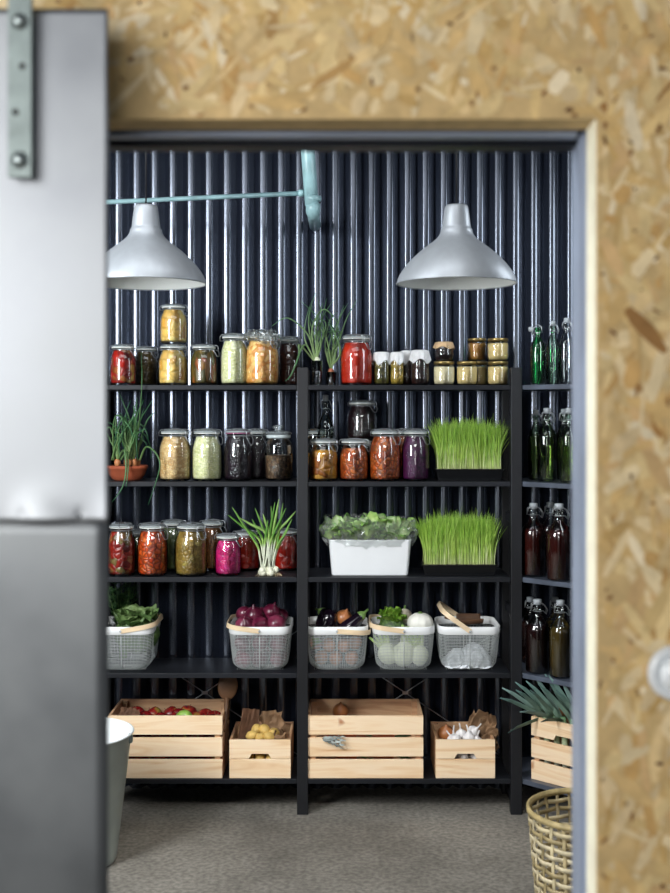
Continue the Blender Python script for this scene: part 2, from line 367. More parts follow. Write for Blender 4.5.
# ------------------------------------------------------------------ sliding metal door
DD = 1.42; dx = PX(107.5, DD); zt = PZ(8, DD); zs = PZ(523, DD)
t = thing('sliding_door', 'grey sheet metal sliding door hanging in front of the strand board wall', 'door', (dx, DD, 0))
part('door_core', MB().box(-1.1, -.012, .006, .045, .02, zt-.004), m_galv, t)
def ups(u, v):
    x = -1.1+1.1*u; z = (zs-.0)+(zt-zs)*v
    y = .0035 - .006*math.exp(-((v)/.05)**2)*(.6+.5*math.sin(x*60)) + .0015*fbm((x*4, z*4, 1))
    for nx in (-.035, -.105, -.175): y += .004*math.exp(-(((x-nx)/.004)**2+((z-zs-.010)/.004)**2))
    e = .0007*math.sin(z*30)+.0014*math.exp(-((z-zs-.02)/.02)**2)
    return (x + (e if u > .999 else 0), y, z)
part('upper_sheet', MB().grid(220, 90, ups), m_sheet, t, solid=.0015)
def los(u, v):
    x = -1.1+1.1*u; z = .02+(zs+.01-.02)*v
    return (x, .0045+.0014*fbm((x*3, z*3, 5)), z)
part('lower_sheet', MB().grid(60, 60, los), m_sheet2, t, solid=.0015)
# hanging strap
sd = DD-.012; sx = PX(20.5, sd)
t = thing('door_hanger_strap', 'galvanised steel strap with holes bolted to the top of the metal door', 'bracket', (sx, sd, PZ(178, sd)))
sb = MB(); W = .0148; H = .33; holes = [(.0035, PZ(67, sd)-PZ(178, sd)), (-.005, PZ(113, sd)-PZ(178, sd))]
sb.box(-W, W, -.004, .004, 0, H)
part('strap', sb, m_galv, t, bevel=.001)
for hxx, hz in holes:
    hb = MB().lathe([(0, 0), (.0036, 0), (.0042, .0004)], 16, Matrix.Translation((hxx, -.0042, hz)) @ Matrix.Rotation(PI/2, 4, 'X'))
    part('bolt_hole', hb, m_cord, t, label='dark round hole')
for zz in (.021, .19):
    bb = MB(); Mb = Matrix.Translation((0, -.004, zz)) @ Matrix.Rotation(PI/2, 4, 'X')
    bb.lathe([(0, .0012), (.0105, .0012), (.0105, 0)], 20, Mb); bb.lathe([(0, .0075), (.0045, .0075), (.0075, .005), (.008, 0)], 6, Mb)
    part('bolt', bb, m_bolt, t)
# porcelain knob on the board
kd = Y0-.002; t = thing('wall_knob', 'round white porcelain knob fixed to the strand board wall', 'knob', (PX(674, kd), kd, PZ(672, kd)))
Mk = Matrix.Rotation(PI/2, 4, 'X')
part('backplate', MB().lathe([(0, 0), (.036, 0), (.0365, .006), (.034, .012), (.030, .0145), (.026, .013), (.0235, .0095), (.021, .009), (.0, .009)], 48, Mk), m_porc, t)
part('rotary_cap', MB().lathe([(.0215, .009), (.021, .018), (.018, .022), (.010, .024), (0, .0245)], 40, Mk), m_porc, t)

# ------------------------------------------------------------------ pendant lamps, pipe
def lamp(px, label):
    D = 3.64; s = D/F; zr = PZ(283.5, D)
    t = thing('pendant_lamp', label, 'lamp', (PX(px, D), D, zr), (0,0,0), 'aluminium pendant lamps')
    pf = [(.189,.0),(.1885,.004),(.186,.014),(.180,.028),(.170,.043),(.157,.060),(.138,.080),(.115,.101),(.091,.120),(.072,.134),(.060,.145),(.053,.156),(.050,.164),(.050,.170),(.046,.173),(.0445,.180),(.041,.212),(.037,.240),(.033,.247),(.012,.250),(0,.250)]
    part('lamp_shade', MB().lathe(pf, 64), m_alu, t)
    part('shade_lining', MB().lathe([(.1875,.0005)]+[(r-.0025, z-.002) for r, z in pf[2:12]]+[(.02,.16),(0,.16)], 64), m_lampw, t)
    part('rolled_rim', MB().tube([(.189*math.cos(2*PI*i/64), .189*math.sin(2*PI*i/64), 0) for i in range(64)], .0022, 8, closed=True), m_alu, t)
    part('bulb', MB().blob((.028,.028,.036), (0,0,.085), 16).lathe([(.014,.11),(.016,.165)], 16), m_lampw, t)
    part('cord', MB().tube([(0,0,.25),(0,0,ZC-zr-.03)], .0028, 8), m_cord, t)
    part('ceiling_rose', MB().lathe([(0,ZC-zr-.05),(.02,ZC-zr-.045),(.045,ZC-zr-.002),(.045,ZC-zr)], 24), m_alu, t)
lamp(146, 'silver bell shaped pendant lamp on the left, half behind the metal door')
lamp(456.5, 'silver bell shaped pendant lamp hanging on the right, seen whole')
D = 4.60
t = thing('water_pipe', 'teal painted pipe dropping from the ceiling with a thin side branch', 'pipe', (PX(313, D), D, PZ(220, D)))
sl = Vector((PX(307.5, D)-PX(313, D), 0, PZ(146, D)-PZ(220, D))); up = (ZC-PZ(220, D))/sl.z
top = sl*up
part('main_pipe', MB().tube([sl*.2, sl, top], .028, 24), m_teal, t)
part('elbow', MB().tube([(0,.0,.065),(0,.001,.048),(0,.012,.036),(0,.05,.032),(0,WY-D-.0,.032)], [.029,.029,.029,.025,.025], 20), m_teal, t)
part('pipe_collar', MB().lathe([(.0285,0),(.033,.002),(.033,.018),(.0285,.02)], 24, Matrix.Translation((0,0,.075))), m_teal, t)
zb = PZ(193, D)-PZ(220, D); xr = PX(306, D)-PX(313, D)
xe = -2.36-PX(313, D); ze = zb - (PZ(193,D)-PZ(202,D))*abs(xe-xr)/(PX(306,D)-PX(110,D))
part('branch_pipe', MB().tube([(xr,0,zb),(xe,0,ze)], .0095, 12), m_teal, t)
part('branch_fitting', MB().tube([(xr-.03,0,zb),(xr-.01,0,zb)], .014, 12), m_teal, t)

# ------------------------------------------------------------------ shelving
SF = 4.60; SB = 4.90
ST = [1.720, 1.333, .950, .566, .143]; TH = .019          # tops of the shelves
px_posts = [-1.018, -.162, .694]
t = thing('shelving_unit', 'tall black stained wooden shelving unit with two open bays', 'shelves', (-.162, SF, 0))
def off(x): return x+.162
for x in px_posts:
    for y in (SF, SB-.044):
        part('post', MB().box(off(x)-.022, off(x)+.022, y-SF, y-SF+.044, 0, 1.79), m_black, t, bevel=.002)
    for z in (.02, .40, .78, 1.16, 1.54):
        part('rung', MB().box(off(x)-.01, off(x)+.01, .044, SB-.044-SF, z, z+.035), m_black, t)
for i in (0, 1):
    xa, xb = px_posts[i]+.023, px_posts[i+1]-.023
    for z in ST:
        part('shelf', MB().box(off(xa), off(xb), .002, .298, z-TH, z), m_shelf, t, bevel=.0015)
for i in (0, 1):
    xa, xb = off(px_posts[i]), off(px_posts[i+1]); zc = .415; hh = .285; y = SB-SF+.008
    for s in (1, -1):
        part('cross_brace', MB().tube([(xa, y+.002*s, zc-hh*s), (xb, y+.002*s, zc+hh*s)], .0022, 8), m_wire, t)
    part('brace_hub', MB().box((xa+xb)/2-.012, (xa+xb)/2+.012, y-.006, y+.004, zc-.006, zc+.006), m_wire, t)
# corner unit with a diagonal front
cpoly = [(.719, 4.60), (.985, 4.345), (1.30, 4.345), (1.30, 4.90), (.719, 4.90)]
t = thing('corner_shelving_unit', 'black stained corner shelf with slanted front edge at the right', 'shelves', (.713, 4.60, 0))
for z in ST:
    b = MB(); n = len(cpoly); vs = [(x-.713, y-4.6, zz) for zz in (z-TH, z) for x, y in cpoly]
    b.add(vs, [tuple(range(n-1, -1, -1)), tuple(range(n, 2*n))]+[(i, (i+1) % n, n+(i+1) % n, n+i) for i in range(n)], False)
    part('shelf', b, m_shelfb, t, bevel=.0015)
for x, y in ((.985, 4.301), (1.256, 4.301), (1.256, 4.905)):
    part('post', MB().box(x-.713, x-.713+.044, y-4.6, y-4.6+.042, 0, 1.79), m_black, t)

# ------------------------------------------------------------------ jars
foods = {
 'redpep': food('red_peppers', ['#8a1210', '#c02818', '#6e0c0c', '#b06a30', '#d8b060'], .022),
 'brown': food('brown_pickle', ['#5c4824', '#7a6030', '#6a5228'], .02),
 'peach': food('peach_slices', ['#e8c068', '#f0d890', '#dca848', '#ecca78', '#b88038'], .03, gap=.25),
 'pickle': food('gherkins_and_peppers', ['#3a3410', '#6a5a20', '#2a2408', '#8a6a28', '#a03818'], .016, (1,1,.3)),
 'kraut': food('shredded_white_cabbage', ['#e8e2b4', '#dad8a0', '#f0eacc', '#c0c088'], .009, (1,1,1.6), gap=.25),
 'creamor': food('pale_orange_pickle', ['#ecb868', '#f2cc88', '#e0a050', '#d08840'], .016, gap=.25),
 'dkred': food('beetroot', ['#4a1810', '#38100c', '#5c2414'], .02),
 'tomato': food('tomato_sauce', ['#b82408', '#c83010', '#a01c06'], .05, gap=.15, rough=.45),
 'capers': food('green_capers', ['#4a4a1c', '#6a6428', '#302c10', '#8a7c3c'], .010),
 'yolive': food('yellow_corn', ['#c8a038', '#e0c060', '#8a7020', '#a89038'], .009),
 'dolive': food('black_olives', ['#2a1614', '#48241c', '#1c0e0c'], .011),
 'onion': food('pearl_onions', ['#dcb888', '#e8cc98', '#c89c64', '#d0a870'], .012, (1,1,1.8), gap=.3),
 'dkpur': food('dark_blackcurrants', ['#1c1018', '#2a1424', '#140a12'], .012, gap=.5),
 'seed': food('toasted_seeds', ['#5a3c2c', '#8a6a50', '#3c281c', '#a08468'], .009, gap=.6),
 'plum': food('yellow_plums', ['#b87820', '#d8a040', '#8a4818', '#c88c30'], .028, gap=.4),
 'carrot': food('carrot_chunks', ['#d04810', '#e06020', '#c03c0c', '#e87430'], .018, gap=.75),
 'carrotdk': food('baked_carrots', ['#b84814', '#d06420', '#903410', '#d87838'], .016, gap=.7),
 'purple': food('red_cabbage', ['#4c1040', '#5c1850', '#340a30'], .010, gap=.4),
 'redmix': food('red_pepper_and_lemon', ['#7c1410', '#a82818', '#5c0e0c', '#8c7a48', '#b84c1c'], .022),
 'greenp': food('green_beans', ['#5a6438', '#74804c', '#44502c'], .016, (1,1,.4)),
 'mustardpk': food('mustard_pickle', ['#8c6c2c', '#a88840', '#74561c', '#b09a50'], .014, gap=.3),
 'rust': food('rusty_relish', ['#8c5020', '#a06430', '#744018'], .010),
 'pink': food('pink_pickled_beets', ['#c81468', '#e02c80', '#a80c54', '#d84090'], .015, gap=.3),
 'red': food('red_passata', ['#a01808', '#b82410', '#8c1206'], .04, gap=.2),
 'mustard': food('mustard', ['#e0c488', '#e8d098', '#d8b878'], .05, gap=.06, rough=.5),
 'honey': food('honey', ['#b8803c', '#c8944c', '#a87030'], .05, gap=.08),
 'cream': food('apple_puree', ['#ecdcb8', '#f0e4c4', '#e4cca0'], .05, gap=.05, rough=.5),
 'berry': food('dark_berries', ['#1c0c10', '#30141c', '#0e0608'], .012, gap=.5),
}
def profile_at(pf, z):
    for (r0, z0), (r1, z1) in zip(pf, pf[1:]):
        if z0 <= z <= z1 and z1 > z0: return r0+(r1-r0)*(z-z0)/(z1-z0)
    return pf[-1][0]
def ring(r, z, n=32): return [(r*math.cos(2*PI*i/n), r*math.sin(2*PI*i/n), z) for i in range(n)]
def jar_swing(t, r, h, fd, az, seal, fill=.84):
    pf = [(0,.004),(r*.78,.001),(r*.90,.010*h),(r*.965,.04*h),(r*.99,.09*h),(r,.18*h),(r,.50*h),(r*.985,.58*h),(r*.95,.65*h),(r*.89,.72*h),(r*.82,.775*h),(r*.775,.81*h),(r*.76,.84*h),(r*.76,.872*h),(r*.84,.878*h),(r*.84,.895*h),(r*.76,.90*h)]
    part('glass_body', MB().lathe(pf, 48), m_glass, t)
    cp = [(0,.008)]+[(max(0, q-.0035), max(z, .009)) for q, z in pf[1:] if z < fill*h]+[(profile_at(pf, fill*h)-.0035, fill*h), (0, fill*h+.001)]
    part('preserve', MB().lathe(cp, 48), foods[fd], t)
    part('glass_lid', MB().lathe([(r*.76,.905*h),(r*.85,.91*h),(r*.87,.922*h),(r*.86,.938*h),(r*.78,.945*h),(r*.74,.972*h),(r*.68,.985*h),(r*.60,.975*h),(0,.972*h)], 48), m_lidg, t)
    part('lid_edge', MB().tube(ring(r*.855, .926*h), .0016, 8, closed=True), m_lid, t)
    part('rubber_seal', MB().tube(ring(r*.82, .900*h), .0026, 8, closed=True), seal, t)
    w = MB().tube(ring(r*.81, .85*h), .0017, 6, closed=True)
    part('neck_wire', w, m_wire, t)
    c, s_ = math.cos(az), math.sin(az); e = r*.98
    def P(u, v, z): return (c*u-s_*v, s_*u+c*v, z)
    q = .020
    w = MB().tube([P(r*.82,-q,.85*h), P(e,-q,.83*h), P(e+.006,-q*.9,.78*h), P(e+.010,-q*.5,.70*h), P(e+.011,0,.685*h), P(e+.010,q*.5,.70*h), P(e+.006,q*.9,.78*h), P(e,q,.83*h), P(r*.82,q,.85*h)], .0016, 6)
    w.tube([P(e,-q,.83*h), P(e,-q,.92*h), P(r*.85,-q,.962*h), P(0,-q*.6,.990*h), P(-r*.85,-q,.962*h), P(-e,-q,.92*h), P(-e,-q,.85*h), P(-e,q,.85*h), P(-e,q,.92*h), P(-r*.85,q,.962*h), P(0,q*.6,.990*h), P(r*.85,q,.962*h), P(e,q,.92*h), P(e,q,.83*h)], .0016, 6)
    part('wire_clamp', w, m_wire, t)
def jar_cloth(t, r, h, fd, cm=None):
    pf = [(0,.003),(r*.85,.002),(r*.97,.01),(r,.03),(r,h*.72),(r*.9,h*.80),(r*.82,h*.84),(r*.82,h*.95)]
    part('glass_body', MB().lathe(pf, 36), m_glass, t)
    part('preserve', MB().lathe([(0,.007),(r*.85,.007),(r-.003,.03),(r-.003,h*.7),(r*.85,h*.78),(0,h*.78)], 36), foods[fd], t)
    ph = rnd.uniform(0, 6)
    def cf(u, v):
        a = 2*PI*u
        if v < .45: q = v/.45; return (r*.9*q*math.cos(a), r*.9*q*math.sin(a), h*(.985+.012*(1-q*q)))
        q = (v-.45)/.55; fl = 1+.10*q*math.sin(7*a+ph)+.05*q*math.sin(12*a); dr = h*(.30+.07*math.sin(4*a+ph))
        rr = r*(.93+.16*q)*fl; return (rr*math.cos(a), rr*math.sin(a), h*.97-dr*q)
    part('cloth_cover', MB().grid(57, 12, cf), cm or m_cloth, t, solid=.0008)
def jar_screw(t, r, h, fd, lid=None, glassm=None):
    pf = [(0,.003),(r*.86,.002),(r*.97,.008),(r,.02),(r,h*.70),(r*.96,h*.78),(r*.86,h*.83),(r*.84,h*.88)]
    part('glass_body', MB().lathe(pf, 40), m_glass, t)
    part('preserve', MB().lathe([(0,.006),(r*.86,.006),(r-.003,.02),(r-.003,h*.70),(r*.92,h*.77),(0,h*.79)], 40), foods[fd], t)
    part('screw_lid', MB().lathe([(r*.86,h*.86),(r*.93,h*.86),(r*.94,h*.97),(r*.90,h*.995),(r*.82,h),(r*.78,h*.985),(0,h*.985)], 40, rfn=lambda a, v: 1+.008*math.sin(40*a)), lid or m_gold, t)
JR = {'cap': 0}
def jar(style, px, w, ytop, sh, D, fd, label, az=-.6, seal=None, zbase=None, fill=.84, group=None):
    zb = ST[sh] if zbase is None else zbase; r = w/2*D/F; h = PZ(ytop, D)-zb
    t = thing('preserving_jar', label, 'jar', (PX(px, D), D, zb+.0005), (0,0,rnd.uniform(-.2,.2)), group)
    if style == 'swing': jar_swing(t, r*1.01, h, fd, az, seal or m_seal_w, fill)
    elif style == 'cloth': jar_cloth(t, r, h, fd)
    elif style == 'paper': jar_cloth(t, r, h, fd, m_kraftl)
    else: jar_screw(t, r*.98, h, fd, *( [m_kraft] if style == 'paper' else []))
    return t, zb+h
FD = 4.70; BD = 4.835
# --- top shelf, left bay
jar('swing', 123, 26, 344, 0, 4.672, 'redpep', 'low jar of red peppers next to the metal door on the top shelf')
jar('swing', 146, 24, 346, 0, 4.82, 'brown', 'low jar of dull brown pickle behind, between red peppers and stacked peaches')
_, zt1 = jar('swing', 173, 29, 344, 0, 4.672, 'peach', 'lower jar of golden peaches, under another jar on the top shelf')
jar('swing', 173.5, 27, 304, 0, 4.672, 'peach', 'upper jar of golden peaches, stacked on another jar', zbase=zt1+.001)
jar('swing', 204, 27, 344, 0, 4.672, 'pickle', 'low jar of dark gherkins and chillies right of the stacked peaches')
jar('swing', 234, 27, 333, 0, 4.672, 'kraut', 'tall jar of pale green shredded cabbage on the top shelf')
t, zq = jar('swing', 262, 34, 333, 0, 4.678, 'creamor', 'wide jar of pale orange pickle wrapped in crumpled clear plastic on top')
def bagf(u, v):
    a = 2*PI*u; h = zq-ST[0]; n_ = fbm((math.cos(a)*3, math.sin(a)*3, v*5), 1.6)*.012+fbm((math.cos(a)*7, math.sin(a)*7, v*9), 1.7)*.006
    if v < .35: q = v/.35; rr = .058*q; z = h+.008*(1-q)+.004
    else: q = (v-.35)/.65; rr = .058+.012*math.sin(PI*q)+.006*q; z = h+.002-q*.055*(1+.35*math.sin(a*1+1.0))
    rr += n_*min(1, v*2); return (rr*math.cos(a), rr*math.sin(a), z+n_*.7)
part('plastic_cover', MB().grid(64, 18, bagf, smooth=False), m_bag, t)
b = MB(); part('plastic_cover_folds', b.grid(64, 14, lambda u, v: tuple(Vector(bagf(u, .2+v*.7))*1.0+Vector((fbm((u*30, v*9, 4))*.01, fbm((u*30, v*9, 8))*.01, .003))), smooth=False), m_bag, t)
jar('swing', 289, 24, 336, 0, 4.83, 'dkred', 'jar of dark red beetroot at the back beside the post')
# --- top shelf, middle bay
jar('swing', 356.5, 32, 334, 0, 4.678, 'tomato', 'large jar of bright red tomato sauce on the top shelf', fill=.82)
jar('cloth', 381.5, 17, 352, 0, 4.68, 'capers', 'small jar of dark green capers under a white cloth cover')
jar('cloth', 397, 14, 352, 0, 4.67, 'yolive', 'small jar of yellow corn under a white cloth cover')
jar('cloth', 407, 14, 350.5, 0, 4.75, 'dolive', 'small cloth covered jar half hidden behind the jar of corn')
jar('cloth', 420, 19, 350, 0, 4.68, 'dolive', 'small jar of black olives under a white cloth cover')
_, z1 = jar('screw', 444, 22, 361.5, 0, 4.68, 'cream', 'cream coloured puree jar with gold lid, under the jar of dark berries')
jar('paper', 444, 19, 342, 0, 4.68, 'berry', 'small jar of dark berries with a brown paper lid, stacked on a cream jar', zbase=z1+.001)
jar('screw', 467, 22, 361.5, 0, 4.68, 'mustard', 'single mustard jar with gold lid standing on the top shelf')
_, z1 = jar('screw', 479, 19, 361.5, 0, 4.775, 'mustard', 'lower jar at the back, mostly hidden behind the mustard jar')
jar('screw', 477, 20, 338.5, 0, 4.775, 'honey', 'amber honey jar stacked at the back with a gold lid', zbase=z1+.001)
_, z1 = jar('screw', 498, 22, 361.5, 0, 4.68, 'mustard', 'lower yellow mustard jar of the stack at the right end of the top shelf')
jar('screw', 498, 22, 338.5, 0, 4.68, 'mustard', 'upper yellow mustard jar of the stack at the right end of the top shelf', zbase=z1+.001)
# --- second shelf, left bay
jar('swing', 175, 32, 428, 1, 4.678, 'onion', 'tall jar of cream pearl onions beside the terracotta bowl of onions')
jar('swing', 207, 30, 428, 1, 4.678, 'kraut', 'tall jar of pale yellow green cabbage beside the pearl onions')
jar('swing', 238, 28, 428, 1, 4.678, 'dkpur', 'tall dark purple jar with a pink rubber seal', seal=m_seal_p)
jar('swing', 257, 22, 428, 1, 4.83, 'dkpur', 'dark purple jar standing behind, next to the glass jar of seeds')
# canister with glass stopper
D = 4.70; zb = ST[1]; r = 14*D/F; h = PZ(425, D)-zb
t = thing('storage_canister', 'clear glass canister half full of brown seeds with a glass stopper', 'jar', (PX(278.5, D), D, zb+.0005))
part('glass_body', MB().lathe([(0,.004),(r*.85,.002),(r,.012),(r,.6*h),(r*.93,.68*h),(r*.74,.74*h),(r*.72,.76*h),(r*.88,.77*h)], 40), m_glass, t)
part('seeds', MB().lathe([(0,.008),(r*.85,.008),(r-.004,.014),(r-.004,.44*h),(r*.6,.46*h),(0,.45*h)], 40), foods['seed'], t)
part('seal_band', MB().lathe([(r*.74,.76*h),(r*.86,.765*h),(r*.87,.82*h),(r*.74,.825*h)], 40), m_lid, t)
part('glass_stopper', MB().lathe([(r*.7,.83*h),(r*.95,.835*h),(r*.97,.86*h),(r*.7,.885*h),(r*.28,.90*h),(r*.24,.92*h),(r*.40,.945*h),(r*.42,.97*h),(r*.25,.995*h),(0,h)], 40), m_lidg, t)
# --- second shelf, middle bay
jar('swing', 323.5, 29, 438, 1, 4.68, 'plum', 'squat jar of yellow plums beside the shelf post', fill=.72)
jar('swing', 354, 29, 438, 1, 4.68, 'carrotdk', 'squat jar of orange vegetables between the plums and the carrots', fill=.76)
jar('swing', 385, 31, 428, 1, 4.672, 'carrotdk', 'tall jar of carrot cubes beside the purple cabbage')
jar('swing', 404, 21, 428, 1, 4.83, 'carrotdk', 'jar of orange carrots hidden behind the carrot and purple cabbage jars')
jar('swing', 415.5, 27, 428, 1, 4.672, 'purple', 'tall jar of purple red cabbage beside the tray of grass')
_, z1 = jar('swing', 362, 30, 440, 1, 4.83, 'berry', 'dark jar at the back carrying another dark jar')
jar('swing', 362, 30, 400, 1, 4.83, 'berry', 'black jar of berries on top of a stack at the back, with wire clamp', zbase=z1+.001)
jar('swing', 316, 24, 428, 1, 4.83, 'plum', 'jar at the back behind the squat jar of plums', fill=.5)
# --- third shelf, left bay
jar('swing', 121.5, 28, 522, 2, 4.672, 'redmix', 'tall jar of red peppers with lemon next to the metal door', az=-1.2)
jar('swing', 137, 22, 529, 2, 4.83, 'greenp', 'green jar hardly seen behind the carrot jar and red pepper jar')
jar('swing', 152.5, 30, 522, 2, 4.672, 'carrot', 'tall jar of bright orange carrot chunks on the third shelf')
jar('swing', 173.5, 26, 519, 2, 4.835, 'greenp', 'tall jar of green beans at the back')
jar('swing', 191, 32, 522, 2, 4.672, 'mustardpk', 'tall jar of yellow brown mustard pickle')
jar('swing', 212, 25, 519, 2, 4.835, 'rust', 'tall jar of rusty orange relish behind the mustard pickle')
jar('swing', 228, 26, 533, 2, 4.68, 'pink', 'small jar of bright pink pickled beets')
jar('swing', 246, 27, 530, 2, 4.835, 'red', 'red tomato jar at the back between pink beets and spring onions')
jar('swing', 286.5, 25, 528, 2, 4.835, 'red', 'red tomato jar at the back between the spring onions and the post')

# ------------------------------------------------------------------ swing-top bottles
liq = {}
def liquid(name, col): 
    if name not in liq: liq[name] = plain(name, col, rough=.12, var=.25, scale=9, stretch=(1,1,.3), coat=.5)
    return liq[name]
def bottle(px, w, ytop, ybase, sh, D, gm, lq, label, az=0, lean=1, open_=False):
    zb = ST[sh]; r = w*1.1/2*D/F; h = PZ(ytop, D)-zb
    t = thing('swing_top_bottle', label, 'bottle', (PX(px, D), D, zb+.0005), (0,0,az))
    pf = [(0,.004),(r*.85,.002),(r,.010),(r,.58*h),(r*.96,.63*h),(r*.76,.695*h),(r*.48,.75*h),(r*.36,.79*h),(r*.33,.88*h),(r*.42,.89*h),(r*.42,.91*h),(r*.32,.92*h)]
    part('glass_body', MB().lathe(pf, 36), gm, t)
    if lq:
        part('liquid', MB().lathe([(0,.008),(r*.85,.006),(r-.003,.012),(r-.003,.58*h),(r*.91,.61*h),(r*.80,.65*h),(0,.652*h)], 36), m_oil if lq is oil else liquid(*lq), t)
    so = (r*.9, 0, .86*h) if open_ else (0, 0, .925*h)
    part('stopper', MB().lathe([(0,0),(r*.30,0),(r*.36,.012*h/.3),(r*.36,.035*h/.3*.6),(r*.22,.075*h),(0,.078*h)], 20, Matrix.Translation(so)), m_stop, t)
    x = r*.46
    w_ = MB().tube(ring(r*.38, .84*h, 20), .0014, 5, closed=True)
    for s in (1, -1): w_.tube([(x,s*.0,.84*h),(x*1.5,s*r*.2,.80*h),(x*1.7,s*r*.3,.86*h),(x*1.2,s*r*.3,.92*h),(0,s*r*.3,.975*h),(-x,s*r*.3,.93*h),(-x*1.2,0,.84*h)], .0014, 5)
    part('wire_bail', w_, m_wire, t)
g0 = 4.56
bottle(538, 14, 323, 382, 0, 4.56, m_glassg, None, 'empty green glass swing top bottle on the corner shelf', az=PI, open_=True)
bottle(553, 13, 321, 382, 0, 4.62, m_pale, None, 'clear bottle on the top corner shelf, just right of the green one')
bottle(566.5, 14, 318, 382, 0, 4.53, m_glass, None, 'clear glass bottle on the top corner shelf nearest the door frame')
oil = ('olive_oil', '#6e6e48'); m_oil = glass('pale_olive_oil', tint=(.74,.76,.50,1), refl=.6)
bottle(536, 15, 410, 480, 1, 4.72, m_pale, oil, 'olive green bottle at the left back of the second corner shelf')
bottle(547, 18, 408, 480, 1, 4.60, m_pale, oil, 'wide olive green bottle at the front of the second corner shelf')
bottle(564, 16, 409, 480, 1, 4.72, m_pale, oil, 'olive green bottle at the back right of the second corner shelf')
bottle(569, 17, 408, 480, 1, 4.50, m_pale, oil, 'olive green bottle of the second corner shelf nearest the door frame')
jui = ('dark_red_juice', '#3c1410'); jui2 = ('black_cherry_juice', '#24100f'); gold = ('golden_cider', '#50401c')
bottle(533.5, 22, 503, 578, 2, 4.64, m_glass, jui, 'dark red juice bottle at the left of the third corner shelf')
bottle(550, 18, 502, 578, 2, 4.74, m_glass, jui, 'dark red juice bottle at the back of the third corner shelf')
bottle(559, 23, 503.5, 580, 2, 4.52, m_glass, jui, 'dark red juice bottle at the front right of the third corner shelf')
bottle(530, 17, 597, 670, 3, 4.80, m_glass, jui2, 'black cherry juice bottle at the back left of the fourth corner shelf')
bottle(537.5, 22, 599, 670, 3, 4.62, m_glass, jui2, 'black cherry juice bottle at the front of the fourth corner shelf')
bottle(555, 17, 597, 670, 3, 4.80, m_glass, gold, 'golden cider bottle at the back of the fourth corner shelf')
bottle(560.5, 21, 600, 672, 3, 4.54, m_glass, gold, 'golden cider bottle at the front of the fourth corner shelf')
bottle(325.5, 15, 395, 480, 1, 4.765, m_glassb, None, 'empty clear glass bottle rising behind the jar of plums')

# ------------------------------------------------------------------ leaves
def arc(st, az, H, reach, droop=0, n=12, wig=.004, seed=0):
    """stem that rises H, leans out by reach along az and then droops"""
    o = []; c, s = math.cos(az), math.sin(az)
    for i in range(n):
        u = i/(n-1); ro = reach*u**1.5; z = H*(1.15*u-.15*u*u) - droop*max(0, u-.45)**2*3.3
        o.append((st[0]+c*ro+wig*fbm((u*4, seed, 0)), st[1]+s*ro+wig*fbm((u*4, seed, 9)), st[2]+z))
    return o
def grad(c1, c2, n, e=1): 
    a, b = hx(c1), hx(c2); return [tuple(a[k]+(b[k]-a[k])*(i/(n-1))**e for k in range(3))+(1,) for i in range(n)]
def ctube(mb, pts, r, cols, n=6, flat=1.0):
    b0 = len(mb.v); mb.tube(pts, r, n, flat=flat)
    for i in range(len(pts)):
        for j in range(n): mb.c[b0+i*n+j] = cols[i]
# terracotta bowl of sprouting onions
D = 4.70; t = thing('potted_onions', 'terracotta bowl of sprouting onions with long drooping green leaves', 'plant', (PX(127, D), D, ST[1]+.0005))
part('bowl', MB().lathe([(0,.002),(.050,0),(.060,.006),(.074,.026),(.081,.046),(.084,.048),(.085,.060),(.080,.062),(.076,.056),(.05,.044),(0,.042)], 40), m_terra, t)
part('soil', MB().blob((.074,.074,.012), (0,0,.050), 20), m_soil, t)
for i, (x, y) in enumerate([(-.035,-.02),(-.005,.015),(.03,-.01),(.01,-.035),(.038,.025)]):
    part('onion_bulb', MB().blob((.014,.014,.022), (x, y, .075), 14, fn=lambda d: 1-.35*max(0, d.z)), plain('onion_skin_%d' % i, '#b8784c', rough=.4), t)
lb = MB(); r2 = random.Random(3)
for i in range(44):
    x, y = [(-.035,-.02),(-.005,.015),(.03,-.01),(.01,-.035),(.038,.025)][i % 5]
    H = r2.uniform(.15, .30); az = r2.uniform(0, 2*PI); dr = r2.choice([0, .1, .35, .5]); rc = r2.uniform(.02, .11)
    if math.sin(az) > 0: rc *= .7
    pts = arc((x, y, .085), az, H, rc, dr*H*2, 12, .012, i)
    pts = [p if not(p[2] < .002 and p[1] > -.11) else (p[0], p[1], .002+.0*i) for p in pts]
    ctube(lb, pts, [.0068*(1-.75*(k/11)**2) for k in range(12)], grad('#9ab070', r2.choice(['#2c6a44', '#3c7c50', '#24583c']), 12, .5), flat=.6)
def path(pp, r0, c1='#8aa868', c2='#2f6c46', mb=None, sub=5):
    q = [Vector(p) for p in pp]; out = []
    for i in range(len(q)-1):
        p0, p1, p2, p3 = q[max(i-1,0)], q[i], q[i+1], q[min(i+2,len(q)-1)]
        for k in range(sub):
            s = k/sub; out.append(.5*((2*p1)+(p2-p0)*s+(2*p0-5*p1+4*p2-p3)*s*s+(3*p1-p0-3*p2+p3)*s**3))
    out.append(q[-1]); n = len(out)
    ctube(mb, out, [r0*(1-.8*(i/(n-1))**2) for i in range(n)], grad(c1, c2, n, .6), flat=.6); return mb
def rel(px, py, D, org): return (PX(px, D)-org[0], D-org[1], PZ(py, D)-org[2])
og = t.location
